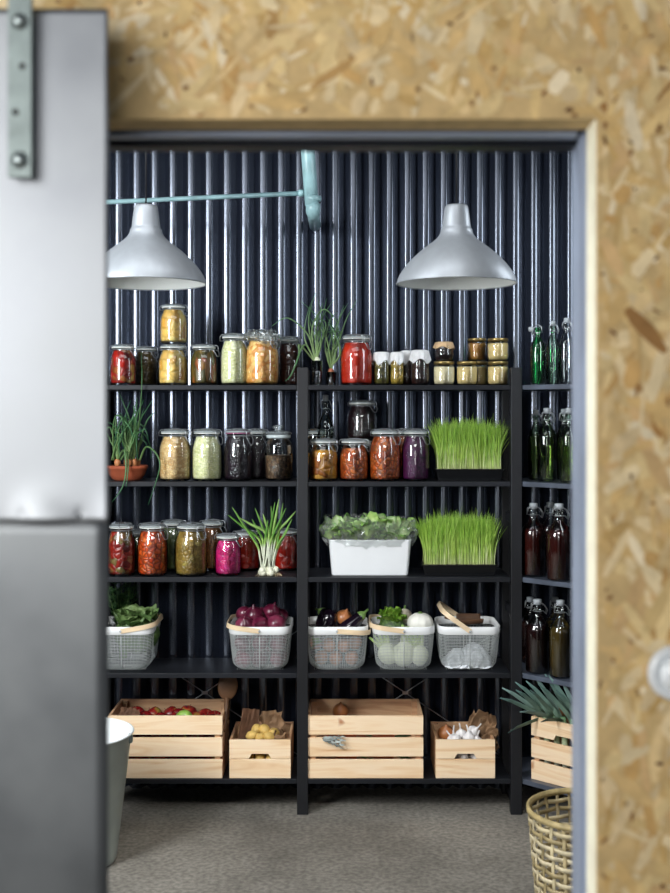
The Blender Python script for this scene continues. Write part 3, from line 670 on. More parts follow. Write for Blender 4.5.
for pp in ([(132,460,4.69),(138,430,4.66),(141,400,4.585),(142,372,4.575),(141,352,4.575)],
           [(130,460,4.68),(134,440,4.66),(136,415,4.62),(137,398,4.62)],
           [(140,460,4.68),(146,447,4.64),(155,452,4.60),(160,465,4.59),(155,485,4.575),(148,505,4.575)],
           [(118,460,4.68),(124,450,4.62),(126,470,4.59),(122,488,4.575),(112,502,4.57)], [(112,460,4.68),(118,440,4.64),(132,420,4.62),(134,412,4.62)],
           [(121,460,4.68),(127,452,4.64),(128,470,4.595),(126,487,4.58)],
           [(114,460,4.68),(113,430,4.66),(117,415,4.64),(128,425,4.62),(134,437,4.60)]):
    path([rel(a, b, d, og) for a, b, d in pp], .0048, mb=lb)
part('leaves', lb, m_leaf, t)
# glasses of sprouting spring onions on the top shelf
def sprout_glass(px, D, label, w, hgl, paths, water=True, seed=1, nrand=10):
    t = thing('sprouting_onion_glass', label, 'plant', (PX(px, D), D, ST[0]+.0005)); og = t.location
    part('tumbler', MB().lathe([(0,.004),(w*.8,.002),(w*.85,.008),(w,hgl),(w*.96,hgl),(w*.8,.010),(0,.009)], 28), m_glass, t)
    part('roots', MB().blob((w*.6,w*.6,hgl*.35), (0,0,hgl*.42), 14, fn=lambda d: 1+.2*fbm(d*4)), plain('root_'+str(seed), '#6b5a48', var=.4, scale=70, bump=.6), t)
    part('onion_bulb', MB().blob((w*.55,w*.55,.022), (0,0,hgl+.002), 14, fn=lambda d: 1-.3*max(0, d.z)), plain('bulb_'+str(seed), '#b06848' if seed == 2 else '#c8ccb0', var=.2), t)
    lb = MB(); rr = random.Random(seed)
    for pp in paths: path([rel(a, b, d, og) for a, b, d in pp], .0056, c1='#a8bc80', c2=rr.choice(['#3a6c48', '#4c7c50', '#2f6048']), mb=lb)
    for i in range(nrand):
        path([(0,0,hgl+.01), (rr.uniform(-.02,.02), rr.uniform(-.02,.02), hgl+.07), (rr.uniform(-.05,.05), rr.uniform(-.04,.04), hgl+rr.uniform(.11,.17)), (rr.uniform(-.08,.08), rr.uniform(-.05,.05), hgl+rr.uniform(.12,.26))], .0050, c1='#98b070', c2='#3c6c44', mb=lb)
    part('leaves', lb, m_leaf, t)
sprout_glass(317, 4.67, 'clear glass of tall sprouting green onions beside the shelf post', .024, .10,
    [[(316,362,4.67),(310,335,4.67),(309,315,4.66),(316,291,4.66)], [(316,362,4.67),(305,340,4.66),(306,320,4.66),(312,300,4.66)],
     [(315,362,4.67),(300,345,4.66),(299,355,4.62),(291,375,4.585),(285,381,4.58)], [(316,362,4.67),(312,330,4.67),(322,310,4.67),(332,315,4.67),(340,328,4.67)],
     [(315,362,4.67),(306,345,4.65),(300,352,4.62),(296,366,4.58)], [(317,362,4.67),(316,330,4.67),(323,303,4.67)],
     [(315,362,4.67),(308,335,4.66),(288,318,4.64),(272,326,4.62)]], seed=1, nrand=9)
sprout_glass(331, 4.70, 'small glass with a reddish sprouting onion left of the tomato jar', .023, .055,
    [[(331,366,4.70),(334,340,4.70),(340,318,4.70),(348,303,4.70)], [(331,366,4.70),(338,345,4.70),(346,320,4.70),(357,300,4.70)],
     [(331,366,4.70),(327,340,4.68),(318,325,4.68),(314,316,4.68)], [(331,366,4.70),(340,355,4.66),(337,338,4.64),(328,322,4.64)],
     [(331,366,4.70),(336,330,4.70),(344,305,4.70)], [(330,366,4.70),(325,345,4.68),(330,320,4.68),(338,312,4.68)]], seed=2, nrand=12)
# spring onion bunch standing on the third shelf
D = 4.655; t = thing('spring_onion_bunch', 'bunch of spring onions standing on white bulbs with fanned green tops', 'vegetable', (PX(268, D), D, ST[2]+.0005)); og = t.location
tips = [(232,507),(228,515),(240,518),(255,508),(252,519),(263,514),(271,506),(275,502),(279,499),(283,503),(286,508),(296,511),(292,519),(268,520),(276,516),(289,528)]
lb = MB(); bb = MB(); rr = random.Random(5)
for i, (tx, ty) in enumerate(tips):
    bx = 262+13*((i*5) % 16)/15; d = D+.012*math.sin(i*2.3)
    knx = bx+(tx-bx)*.30+(4 if tx < 250 else 1); kny = 545-6*(i % 3)
    p = [rel(bx, 570, d, og), rel((bx*.55+knx*.45), 556, d, og), rel(knx, kny, d-.006, og), rel(knx+(tx-knx)*.55, kny+(ty-kny)*.55, d-.012, og), rel(tx, ty, d-.02, og)]
    q = [Vector(v) for v in p]; out = []
    for k in range(4):
        p0, p1, p2, p3 = q[max(k-1,0)], q[k], q[k+1], q[min(k+2,4)]
        for s in (0, .25, .5, .75): out.append(.5*((2*p1)+(p2-p0)*s+(2*p0-5*p1+4*p2-p3)*s*s+(3*p1-p0-3*p2+p3)*s**3))
    out.append(q[-1]); n = len(out); cs = []
    for k in range(n):
        u = k/(n-1); a = hx('#e8ecd8') if u < .38 else hx('#a8cc70') if u < .55 else hx(['#78a850', '#64983f', '#98bc68'][i % 3]); cs.append(a)
    ctube(lb, out, [.0085 if k < n*.4 else (.0085+.005*math.sin(PI*min(1,(k/(n-1)-.4)/.6)))*(1-.75*max(0,(k/(n-1)-.4)/.6)**3) for k in range(n)], cs, 8, flat=.45)
    b2 = rel(bx, 571, d-.004, og); bb.blob((.0125,.0125,.014), (b2[0]*1.15, b2[1], .0145+.010*(i % 2)), 12, fn=lambda d_: 1-.1*d_.z)
part('stems', lb, m_leaf, t)
part('bulbs', bb, plain('spring_onion_bulb', '#dcdcc4', rough=.35, var=.1, scale=30), t)
rb = MB()
for i in range(60):
    a = rr.uniform(0, 2*PI); x = rr.uniform(-.036, .045); y = rr.uniform(-.02, .015)
    rb.tube([(x, y, .012), (x+.010*math.cos(a), y+.01*math.sin(a)-.004, .004), (x+.016*math.cos(a), y+.016*math.sin(a)-.006, .001)], .0006, 4)
part('roots', rb, plain('fine_roots', '#b8a684'), t)

# grass trays
def grass_tray(px, D, sh, label, w, ht, hg, dep=.15, seed=1):
    t = thing('wheatgrass_tray', label, 'plant', (PX(px, D), D+dep/2, ST[sh]+.0005)); rr = random.Random(seed)
    W = w/2; b = MB()
    pr = [(.93,0),(1,ht),(1.03,ht),(1.03,ht-.006),(1.0,ht-.008)]
    def rect(s, z): return [(-W*s,-dep/2*s,z),(W*s,-dep/2*s,z),(W*s,dep/2*s,z),(-W*s,dep/2*s,z)]
    vs = []; 
    for s, z in [(.93,0),(1,ht),(1.04,ht),(1.04,ht+.003),(.98,ht+.003),(.94,ht*.8)]: vs += rect(s, z)
    fs = [(3,2,1,0)]
    for l in range(5):
        for k in range(4): fs.append((l*4+k, l*4+(k+1) % 4, l*4+4+(k+1) % 4, l*4+4+k))
    fs.append((20,21,22,23)); b.add(vs, fs, False); part('tray', b, m_tray, t, bevel=.002)
    part('root_mat', MB().box(-W*.93, W*.93, -dep/2*.93, dep/2*.93, ht*.8, ht+.004), m_soil, t)
    g = MB()
    for i in range(2600):
        x = rr.uniform(-W, W)*.94; y = rr.uniform(-dep/2, dep/2)*.92; H = hg*rr.gauss(.90, .08)*(1-.10*abs(x/W)**3)
        if y > .03 and rr.random() < .4: continue
        a = rr.uniform(0, 2*PI); ln = H*rr.uniform(.02, .16)*(1+abs(x/W)); bx = math.cos(a)*ln + x*.02; by = math.sin(a)*ln*.6
        if rr.random() < .08: bx *= 1.7; H *= .93
        n = 5; pts = [(x+bx*(k/4)**2, y+by*(k/4)**2, ht+H*(k/4)*(1-.03*(k/4))) for k in range(n)]
        base = rr.choice(['#c8d494', '#bccb7c', '#d4dca4']); md = rr.choice(['#acc85c', '#a0c054', '#b4d064', '#90b84c']); tp = rr.choice(['#9cc04c', '#90b844', '#acd05c', '#84b040'])
        cs = [hx(base), hx(base if rr.random() < .35 else md), hx(md), hx(tp), hx(tp)]
        ang = rr.uniform(-.9, .9)
        g.ribbon(pts, [.0026, .0030, .0030, .0022, .0004], side=(math.cos(ang), math.sin(ang), 0), vee=.2, cols=cs)
    o = part('grass', g, m_leaf, t); o['kind'] = 'stuff'
grass_tray(470, 4.64, 1, 'black tray of tall bright green grass on the second shelf', .27, .045, PZ(419,4.68)-ST[1]-.045, seed=2)
grass_tray(460, 4.635, 2, 'black tray of tall bright green grass on the third shelf, right of the lettuce', .30, .042, PZ(513,4.68)-ST[2]-.042, seed=4)

# white planter of lettuce
D = 4.635; W = 41.3*D/F; dep = .17; H = PZ(540, D)-ST[2]
t = thing('lettuce_planter', 'white plastic planter full of lettuce wrapped in clear plastic', 'plant', (PX(370, D), D+dep/2, ST[2]+.0005))
def rrect(w, d, r, z, n=6):
    o = []
    for cx_, cy_, a0 in ((w-r, d-r, 0), (-w+r, d-r, PI/2), (-w+r, -d+r, PI), (w-r, -d+r, 3*PI/2)):
        for i in range(n): a = a0+PI/2*i/(n-1); o.append((cx_+r*math.cos(a), cy_+r*math.sin(a), z))
    return o
def loft(mb, rings, cap0=True, cap1=True, smooth=True):
    n = len(rings[0]); vs = [p for r_ in rings for p in r_]
    fs = [(l*n+k, l*n+(k+1) % n, (l+1)*n+(k+1) % n, (l+1)*n+k) for l in range(len(rings)-1) for k in range(n)]
    if cap0: fs.append(tuple(range(n-1, -1, -1)))
    if cap1: fs.append(tuple((len(rings)-1)*n+k for k in range(n)))
    mb.add(vs, fs, smooth); return mb
b = loft(MB(), [rrect(W*.91, dep*.45, .012, .001), rrect(W*.93, dep*.46, .014, .006), rrect(W, dep*.5, .016, H-.004), rrect(W+.002, dep*.5+.002, .017, H), rrect(W-.003, dep*.5-.003, .014, H), rrect(W-.005, dep*.49, .013, H*.75)], True, True)
part('planter', b, m_planter, t)
lf = MB(); rr = random.Random(11)
def leafpatch(mb, c, L, Wd, rot, col1, col2, ruf=.25, seed=0, n=9):
    M = Matrix.Translation(c) @ rot.to_matrix().to_4x4(); b0 = len(mb.v)
    def fn(u, v):
        x = (u-.5)*2; w = math.sin(PI*min(1, .12+v*.93))**.6; e = abs(x)
        return (x*Wd/2*w, L*v, L*.28*math.sin(v*2.2)+Wd*ruf*e*fbm((x*3, v*7, seed), 1)*1.2+Wd*.16*x*x+.004*fbm((x*9, v*14, seed)))
    mb.grid(n, n, fn, M=M); A, B = hx(col1), hx(col2); k = b0
    for i in range(n):
        for j in range(n):
            u = min(1, abs(i/(n-1)-.5)*1.8*(.4+.6*j/(n-1))+.25*j/(n-1)); mb.c[k] = tuple(A[q]+(B[q]-A[q])*u for q in range(3))+(1,); k += 1
for i in range(120):
    x = rr.uniform(-W*.98, W*.98); y = rr.uniform(-dep*.45, dep*.4); z = H+rr.uniform(-.01, .055)*(1-.35*abs(x/W))
    rot = Euler((rr.uniform(-.2, 1.4), rr.uniform(-.7, .7), rr.uniform(-PI, PI) if y > -.02 else PI+rr.uniform(-1.1, 1.1)))
    leafpatch(lf, (x, y, z), rr.uniform(.035, .065), rr.uniform(.035, .06), rot, rr.choice(['#d4e4a0', '#c0d880', '#e0ecbc']), rr.choice(['#6ca048', '#7cb050', '#5c9040', '#90bc60']), .35, i)
part('lettuce_leaves', lf, m_leaf, t)
def wrap(u, v):
    a = 2*PI*u; c_, s_ = math.cos(a), math.sin(a); e = (abs(c_)**5+abs(s_)**5)**(-1/5)
    nz = fbm((c_*3, s_*3, v*3), 1.7)*.018+fbm((c_*8, s_*8, v*6), 1.6)*.010
    g = 1.0+.12*math.sin(PI*min(1, v*1.1))+.0*v
    rx = (W*g+.012)+nz; ry = (dep*.5*(1+.05*v)+.004)+nz*.4
    return (c_*e*rx*.98, max(-dep*.62, min(dep*.62, s_*e*ry)), H-.028+.105*v+nz*.9+(.012 if c_ < 0 else 0)*v)
part('plastic_wrap', MB().grid(80, 14, wrap, smooth=False), m_bag, t)

# ------------------------------------------------------------------ white mesh baskets
def wire_basket(px, label, side, tilt, w=.246):
    D = 4.625; dep = .25; H = .18; W = w/2; dd = dep/2
    t = thing('mesh_basket', label, 'basket', (PX(px, D+.01), D+dd+.008, ST[3]+.0005))
    def rg(z, n=8):
        u = min(1, z/.14); k = .86+.14*u**.7; c = .035*(1-min(1, z/.03))**2
        return rrect(W*k-c*.6, dd*k-c*.6, .045, z, n)
    mb = MB(); rows = 25; zs_ = [.002+(.147)*i/(rows-1) for i in range(rows)]
    for z in zs_: mb.tube(rg(z), .0012, 4, closed=True)
    base = [rg(z, 14) for z in (.002,.012,.025,.05,.08,.11,.148)]
    for k in range(0, len(base[0]), 3): mb.tube([r_[k] for r_ in base], .0006, 4)
    # straight runs between the rounded corners
    for z0_ in range(11):
        for sgn in (1, -1):
            f = -1+2*(z0_+.5)/11
            P = []; Q = []
            for z in (.002,.012,.025,.05,.08,.11,.148):
                u = min(1, z/.14); k = .86+.14*u**.7; c = .035*(1-min(1, z/.03))**2
                hw = W*k-c*.6; hd = dd*k-c*.6; P.append((f*(hw-.045), sgn*hd, z)); Q.append((sgn*hw, f*(hd-.045), z))
            mb.tube(P, .0006, 4); mb.tube(Q, .0006, 4)
    for i in range(22):
        f = -1+2*(i+.5)/22; mb.tube([(f*W*.78, -dd*.78, .002), (f*W*.78, dd*.78, .002)], .0009, 4)
    part('wire_mesh', mb, m_meshw, t)
    sm = MB(); kk = len(base[0])
    for x, y in ((0,-1),(0,1)): sm.tube([(0, y*(dd*(.86+.14*(z/.14)**.7))+y*.001, z) for z in (.004,.03,.06,.1,.14)], .0022, 5)
    part('seam_rod', sm, m_meshw, t)
    r_ = MB(); loft(r_, [rrect(W+.001, dd+.001, .046, .147), rrect(W+.004, dd+.004, .048, .153), rrect(W+.004, dd+.004, .048, .178), rrect(W+.002, dd+.002, .047, .180), rrect(W-.001, dd-.001, .044, .178), rrect(W-.001, dd-.001, .044, .148)], False, False)
    part('rim_band', r_, m_white, t)
    # bent wood handle hinged mid front and mid back
    hb = MB(); U = W+.014; yy = dd+.0078; zr = .163; path_ = []
    rc_ = .058
    path_ = [(U*.0+k*(U-rc_)/5, -yy) for k in range(5)]
    path_ += [(U-rc_+rc_*math.sin(q*PI/16), -yy+rc_-rc_*math.cos(q*PI/16)) for q in range(9)]
    path_ += [(x_, -y_) for x_, y_ in reversed(path_)]
    vs = []; fs = []; n = len(path_)
    for i, (u, y) in enumerate(path_):
        a_, b_ = path_[max(i-1,0)], path_[min(i+1,n-1)]; tx, ty = b_[0]-a_[0], b_[1]-a_[1]; L_ = math.hypot(tx, ty); nx, ny = ty/L_, -tx/L_
        for dn, dz in ((-.0015,-.0095),(.0015,-.0095),(.0015,.0095),(-.0015,.0095)):
            uu = u+nx*dn; Y = y+ny*dn; ca, sa = math.cos(tilt), math.sin(tilt)
            vs.append((side*(uu*ca - dz*sa), Y, zr+uu*sa+dz*ca))
    for i in range(n-1):
        for k in range(4): fs.append((i*4+k, i*4+(k+1) % 4, i*4+4+(k+1) % 4, i*4+4+k))
    fs += [(3,2,1,0), tuple((n-1)*4+k for k in range(4))]
    hb.add(vs, fs, False); ho = part('handle', hb, m_birch, t)
    for s in (1, -1):
        part('hinge_screw', MB().lathe([(0,.003),(.004,.003),(.005,0)], 12, Matrix.Translation((0, s*(yy+.0018), zr)) @ Matrix.Rotation(PI/2*s*-1 if s > 0 else PI/2, 4, 'X')), m_wire, ho)
    return t
bk1 = wire_basket(121, 'white mesh basket of green cabbage beside the metal door', 1, .17)
bk2 = wire_basket(259.5, 'white mesh basket piled with red onions', -1, .14)
bk3 = wire_basket(337, 'white mesh basket holding aubergines', 1, -.07)
bk4 = wire_basket(404, 'white mesh basket holding pale fennel and lettuce', -1, .14)
bk5 = wire_basket(470, 'white mesh basket with raised wooden handle and a white bag inside', -1, .62)
def bpos(b, x, y, z): l = b.location; return (l.x+x, l.y+y, l.z+z)

# red onions
m_ron, nt, o = newmat('red_onion_skin'); p = princ(nt, o, Roughness=.28)
tc = N(nt, 'ShaderNodeTexCoord'); ns = N(nt, 'ShaderNodeTexNoise', Scale=18.0, Detail=3.0); mp = N(nt, 'ShaderNodeMapping', Scale=(1,1,.15))
nt.links.new(tc.outputs['Object'], mp.inputs[0]); nt.links.new(mp.outputs[0], ns.inputs['Vector'])
r1 = ramp(nt, ns.outputs['Fac'], [hx('#38081c'), hx('#5c1830'), hx('#8a3c54')], [.3,.5,.72]); nt.links.new(r1.outputs[0], p.inputs['Base Color'])
ro = thing('red_onion', 'glossy red onion piled in the white mesh basket', 'onion', bpos(bk2, -.07, -.07, .035), (0,0,0), 'red onions in the mesh basket')
part('bulb', MB().lathe([(0,-.031),(.008,-.031),(.022,-.027),(.033,-.014),(.037,0),(.034,.013),(.024,.025),(.011,.032),(.005,.038),(.003,.046),(0,.047)], 24), m_ron, ro)
part('root_tuft', MB().blob((.007,.007,.004), (0,0,-.032), 8), m_kraft, ro)
first = True
for l, z in enumerate((.038, .103)):
    for i in range(3):
        for j in range(3):
            if first: first = False; continue
            dup(ro, bpos(bk2, -.074+.074*i*.98, -.074+.074*j, z), (rnd.uniform(-.8,.8), rnd.uniform(-.8,.8), rnd.uniform(0,6)), scale=rnd.uniform(.88,.97))
for x, y, z, s, ry in [(-.066,-.066,.176,1.05,.5),(.064,-.062,.178,1.15,-.7),(-.002,-.066,.176,1.0,1.3),(-.030,-.012,.208,1.05,.2),(.040,.015,.216,1.0,-.4),(.0,.075,.192,1.0,.9),(-.075,.05,.200,1.0,.9),(.075,.08,.188,.9,.3)]:
    dup(ro, bpos(bk2, x, y, z), (rnd.uniform(-.9,.3), ry, rnd.uniform(0,6)), scale=s)

# green cabbage + dill
def cabbage_fn(d): return 1+.035*math.sin(9*math.atan2(d.y, d.x)+3*d.z)+.05*fbm(d*3)+.03*fbm(d*11)
m_cab = food('savoy_leaf', ['#3c5828', '#4c6830', '#5c783c', '#304820'], .012, gap=.35, rough=.5)
t = thing('savoy_cabbage', 'crinkled green savoy cabbage lying in the mesh basket', 'cabbage', bpos(bk1, .045, -.015, .130)); t.scale = (1.15, 1.05, 1.05)
part('head', MB().blob((.080,.075,.072), (0,0,.0), 40, fn=cabbage_fn), m_cab, t)
lf = MB(); rr = random.Random(21)
for i in range(7):
    a = i*2.4+.6; rot = Euler((rr.uniform(-.70,-.35), 0, a)); d = Vector((-math.sin(a), math.cos(a), 0))
    leafpatch(lf, Vector((0,0,.072))-d*.035+Vector((0,0,.002*i)), .115, .13, rot, '#94ac70', rr.choice(['#55743c', '#46662f', '#5f8046']), .16, i, 21)
part('outer_leaves', lf, m_leaf, t)
t = thing('dill_bunch', 'feathery dark green dill bunch beside the cabbage', 'herb', bpos(bk1, -.030, .080, .01))
db = MB(); db.col = hx('#4c7444'); rr = random.Random(8)
for i in range(26):
    a = rr.uniform(0, 2*PI); H = rr.uniform(.22, .335); rc = rr.uniform(.01, .06)
    st = arc((rr.uniform(-.015,.015), rr.uniform(-.02,.02), 0), a, H, rc, 0, 9, .006, i); db.col = hx('#6c8c50'); db.tube(st, .0014, 4)
    for k in range(4, 9):
        for q in range(7):
            aa = rr.uniform(0, 2*PI); L = rr.uniform(.015, .035); db.col = hx(rr.choice(['#3c6438', '#4c7444', '#2f5430', '#5c8450']))
            s0 = Vector(st[k]); e = s0+Vector((math.cos(aa)*L*.8, math.sin(aa)*L*.8, L*.6)); db.tube([s0, (s0+e)/2+Vector((0,0,.003)), e], .0008, 3)
            for w in range(3):
                f = (s0+e)/2*(1)+(e-s0)*.15*w; db.tube([f, f+Vector((rr.uniform(-.01,.01), rr.uniform(-.01,.01), .008))], .0006, 3)
part('fronds', db, m_leaf, t)

# aubergines and sweet potatoes
m_aub = plain('aubergine_skin', '#140b16', rough=.14, var=.3, coat=.6)
m_cal = plain('aubergine_calyx', '#6c8c48', rough=.5, var=.2)
def aubergine(loc, rot, label, s=1):
    t = thing('aubergine', label, 'aubergine', loc, rot)
    part('fruit', MB().lathe([(0,-.085*s),(.018*s,-.082*s),(.034*s,-.066*s),(.040*s,-.045*s),(.038*s,-.018*s),(.031*s,.012*s),(.024*s,.04*s),(.018*s,.058*s),(.010*s,.066*s),(0,.068*s)], 28), m_aub, t)
    part('calyx', MB().lathe([(.022*s,.046*s),(.0225*s,.05*s),(.019*s,.060*s),(.011*s,.069*s),(.006*s,.074*s),(.005*s,.094*s),(0,.095*s)], 20, rfn=lambda a, v: 1+.1*math.sin(5*a)*(1-v)), m_cal, t)
aubergine(bpos(bk3, -.060, -.03, .158), (R(165), R(28), 0), 'dark aubergine standing round end up at the left of its basket', 1.0)
aubergine(bpos(bk3, -.030, .05, .190), (R(-75), 0, R(45)), 'dark aubergine resting highest at the back of the basket', .95)
aubergine(bpos(bk3, .066, -.05, .18), (R(-10), R(48), 0), 'shiny aubergine leaning right with its green stalk up', .9)
m_sp = plain('sweet_potato_skin', '#b07858', rough=.7, var=.2, scale=30, bump=.2)
sp = tag(part('sweet_potato', MB().blob((.028,.07,.028), n=20, fn=lambda d: 1-.35*abs(d.y)**3+.08*fbm(d*2)), m_sp), 'pinkish sweet potato seen through the mesh under the aubergines', 'potato', 'sweet potatoes in the aubergine basket')
sp.location = bpos(bk3, -.065, -.02, .035)
for x, y, z, rz in [(-.005,-.02,.033,0),(.06,-.02,.034,0),(-.035,-.02,.086,.1),(.03,-.03,.088,-.1),(.075,.0,.093,0),(-.085,.02,.09,0)]:
    c = sp.copy(); COL.objects.link(c); c.location = bpos(bk3, x, y, z); c.rotation_euler = (0, 0, rz)
bo = thing('brown_onion', 'brown onion between the aubergines in the mesh basket', 'onion', bpos(bk3, .028, .0, .195), (R(20), R(20), 0))
m_bon = plain('brown_onion_skin', '#9c6238', rough=.35, var=.2, scale=14, stretch=(1,1,.2))
part('bulb', MB().lathe([(0,-.03),(.02,-.026),(.032,-.012),(.035,0),(.032,.013),(.022,.025),(.009,.032),(.003,.044),(0,.045)], 24), m_bon, bo)
part('root_tuft', MB().blob((.007,.007,.004), (0,0,-.031), 8), m_kraft, bo)

# fennel, lettuce head, white bulb
m_fen = vcol('fennel_flesh', rough=.35, spec=.5, vary=.08, scale=30)
def fennel(loc, rot, label, s=1.0, group=None):
    t = thing('fennel_bulb', label, 'fennel', loc, rot, group); b = MB(); b.col = hx('#dfe4c8')
    def ff(d): return 1+.05*math.cos(6*math.atan2(d.y, d.x))*(1-abs(d.z))
    b.blob((.042*s,.028*s,.048*s), (0,0,0), 28, fn=ff)
    part('bulb', b, m_fen, t); st = MB()
    for i in range(5):
        x = (-2+i)*.011*s; ctube(st, [(x*.8,0,.032*s),(x*1.3,.002,.065*s),(x*1.9,.004*(i-2),.10*s)], [.008*s,.0065*s,.005*s], [hx('#d4dcb0'), hx('#b4c880'), hx('#8cac5c')], 8)
    part('stalks', st, m_fen, t); return t
fennel(bpos(bk4, -.062, -.072, .060), (0, R(-25), 0), 'fennel bulb tipped left in the lower left of its basket', .95)
fennel(bpos(bk4, .002, -.078, .062), (0, R(20), 0), 'large fennel bulb in the middle of the mesh basket', 1.1)
fennel(bpos(bk4, .066, -.072, .055), (0, R(-12), R(20)), 'fennel bulb at the lower right of the mesh basket', .9)
fennel(bpos(bk4, -.04, .0, .075), (R(-10), R(20), 0), 'fennel bulb lying behind at the left of the mesh basket', 1.0)
fennel(bpos(bk4, .04, .01, .075), (R(-10), R(-20), 0), 'fennel bulb lying behind at the right of the mesh basket', 1.0)
t = thing('white_turnip', 'large white ridged round vegetable on top at the right of the fennel basket', 'vegetable', bpos(bk4, .070, -.055, .183))
part('root', MB().blob((.052,.050,.044), n=40, fn=lambda d: 1+.035*math.cos(10*math.atan2(d.y, d.x))*(1-d.z*d.z)-.10*math.exp(-((1-d.z)/.05))), plain('white_turnip_skin', '#e6e4da', rough=.4, var=.06, scale=20), t)
part('crown', MB().blob((.010,.010,.008), (0,0,.040), 10), m_cal, t)
t = thing('small_white_bulb', 'small pale bulb at the back between the lettuce and the white vegetable', 'vegetable', bpos(bk4, .012, .05, .195))
part('bulb', MB().blob((.030,.028,.030), n=20, fn=lambda d: 1+.02*fbm(d*4)), plain('pale_bulb', '#cfc8b4', rough=.5), t)
part('stem', MB().tube([(0,0,.027),(.002,0,.042)], .005, 8), m_cal, t)
t = thing('lettuce', 'bright green curly lettuce head on top at the left of the fennel basket', 'lettuce', bpos(bk4, -.045, -.035, .150))
part('heart', MB().blob((.052,.05,.05), (0,0,.01), 24, fn=cabbage_fn), m_cab, t)
lf = MB(); rr = random.Random(31)
for i in range(46):
    a = rr.uniform(0, 2*PI); rot = Euler((rr.uniform(.1,1.3), rr.uniform(-.3,.3), a)); d = Vector((-math.sin(a), math.cos(a), 0))
    leafpatch(lf, d*rr.uniform(.0,.03)+Vector((0,0,rr.uniform(.01,.045))), rr.uniform(.04,.06), rr.uniform(.035,.05), rot, rr.choice(['#c4dc70', '#a8c858']), rr.choice(['#6c9c28', '#80b038', '#548820']), .4, i)
part('curly_leaves', lf, m_leaf, t)

# white bag and scoop in basket 5
m_flour = plain('white_flour_bag', '#dfe3e6', rough=.7, var=.08, scale=30, bump=.4)
def bagm(u, v):
    a = 2*PI*u; q = math.sin(PI*v*.5+.0); z = .004+.088*(1-v)**1.2 if False else 0
    return (0,0,0)
b = MB()
def lump(cx, cy, rx, ry, H, sd):
    def fn(u, v):
        a = 2*PI*u; c_, s_ = math.cos(a), math.sin(a); e = (abs(c_)**4+abs(s_)**4)**(-.25)
        q = v; rad = (1-q)**.55; n_ = 1+.25*fbm((c_*2.2, s_*2.2, q*3+sd))+.10*fbm((c_*7, s_*7, q*8+sd))
        return (cx+rx*c_*e*rad*n_, cy+ry*s_*e*rad*n_, .006+H*q**.9+.006*fbm((c_*5*rad, s_*5*rad, sd)))
    b.grid(40, 16, fn, smooth=False)
lump(-.042, -.03, .056, .080, .065, 1); lump(.028, -.03, .070, .082, .088, 5)
tag(part('flour_bag', b, m_flour, None, loc=bpos(bk5, 0, 0, .004)), 'crumpled white bag of flour in the bottom of the basket with raised handle', 'bag')
t = thing('wooden_scoop', 'dark brown wooden scoop resting across the basket with raised handle', 'scoop', bpos(bk5, .0, .02, .16), (R(12), 0, R(8)))
def scf(u, v):
    a = PI*u; return (-.035+.10*v, .036*math.cos(a)*(1-.25*v*v), .026-.034*math.sin(a)*(1-.2*v)+.012)
part('bowl', MB().grid(20, 12, scf), m_spoon, t, solid=.004)
part('grip', MB().tube([(-.030,0,.018),(-.06,0,.030),(-.09,0,.042)], [.010,.008,.010], 12), m_spoon, t)

# ------------------------------------------------------------------ wooden crates
def crate(D0, px, w, dep, H, rows, label, rotz=0, handle='none', loc=None):
    t = thing('wooden_crate', label, 'crate', loc or (PX(px, D0), D0, ST[4]+.0005), (0,0,rotz)); W = w/2
    sh = (H-(rows-1)*.012)/rows if rows == 3 else (H-.002)/rows; gp = .012 if rows == 3 else .002; th = .010
    def slat(x0_, x1_, y0_, y1_, z0_, z1_, cut, axis, mat, nm='slat'):
        b = MB()
        if cut:
            # slat with trapezoid hand hole cut from its lower edge
            c = .045; hh = .020; L0, L1 = (x0_, x1_) if axis == 'x' else (y0_, y1_); m = (L0+L1)/2
            prof = [(L0,z0_),(m-c,z0_),(m-c+.012,z0_+hh),(m+c-.012,z0_+hh),(m+c,z0_),(L1,z0_),(L1,z1_),(L0,z1_)]
            q = (y0_, y1_) if axis == 'x' else (x0_, x1_)
            vs = [((a, k, z) if axis == 'x' else (k, a, z)) for k in q for a, z in prof]; n = 8
            tri = [(0,1,2,7),(2,3,6,7),(3,4,5,6)]
            fs = [tuple(f) for f in tri]+[tuple(i+n for i in reversed(f)) for f in tri]+[(i, i+n, (i+1) % n+n, (i+1) % n) for i in range(n)]
            b.add(vs, fs, False)
        else: b.box(x0_, x1_, y0_, y1_, z0_, z1_)
        part(nm, b, mat, t, bevel=.0012)
    for i in range(rows):
        z = i*(sh+gp); top = i == rows-1
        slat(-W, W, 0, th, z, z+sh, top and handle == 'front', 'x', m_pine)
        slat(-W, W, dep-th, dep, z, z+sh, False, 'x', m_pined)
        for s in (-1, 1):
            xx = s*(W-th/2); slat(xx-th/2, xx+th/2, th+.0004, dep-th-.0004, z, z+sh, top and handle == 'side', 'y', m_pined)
    for sx_ in (-1, 1):
        for y in (th, dep-th-.022):
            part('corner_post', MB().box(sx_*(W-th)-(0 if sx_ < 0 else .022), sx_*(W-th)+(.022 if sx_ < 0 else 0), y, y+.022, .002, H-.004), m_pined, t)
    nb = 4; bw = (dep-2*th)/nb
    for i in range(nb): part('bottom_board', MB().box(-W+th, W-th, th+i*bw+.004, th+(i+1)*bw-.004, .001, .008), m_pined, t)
    return t
cr1 = crate(4.61, 165, .46, .28, .25, 3, 'large pine slatted crate of red apples at the lower left')
cr2 = crate(4.61, 260, .246, .28, .154, 2, 'small pine crate of potatoes with a hand hole and paper bag', handle='front')
cr3 = crate(4.61, 365.5, .464, .28, .25, 3, 'large pine slatted crate in the middle with nearly empty top')
cr4 = crate(4.61, 465.5, .238, .28, .154, 2, 'small pine crate of white garlic with a hand hole', handle='front')
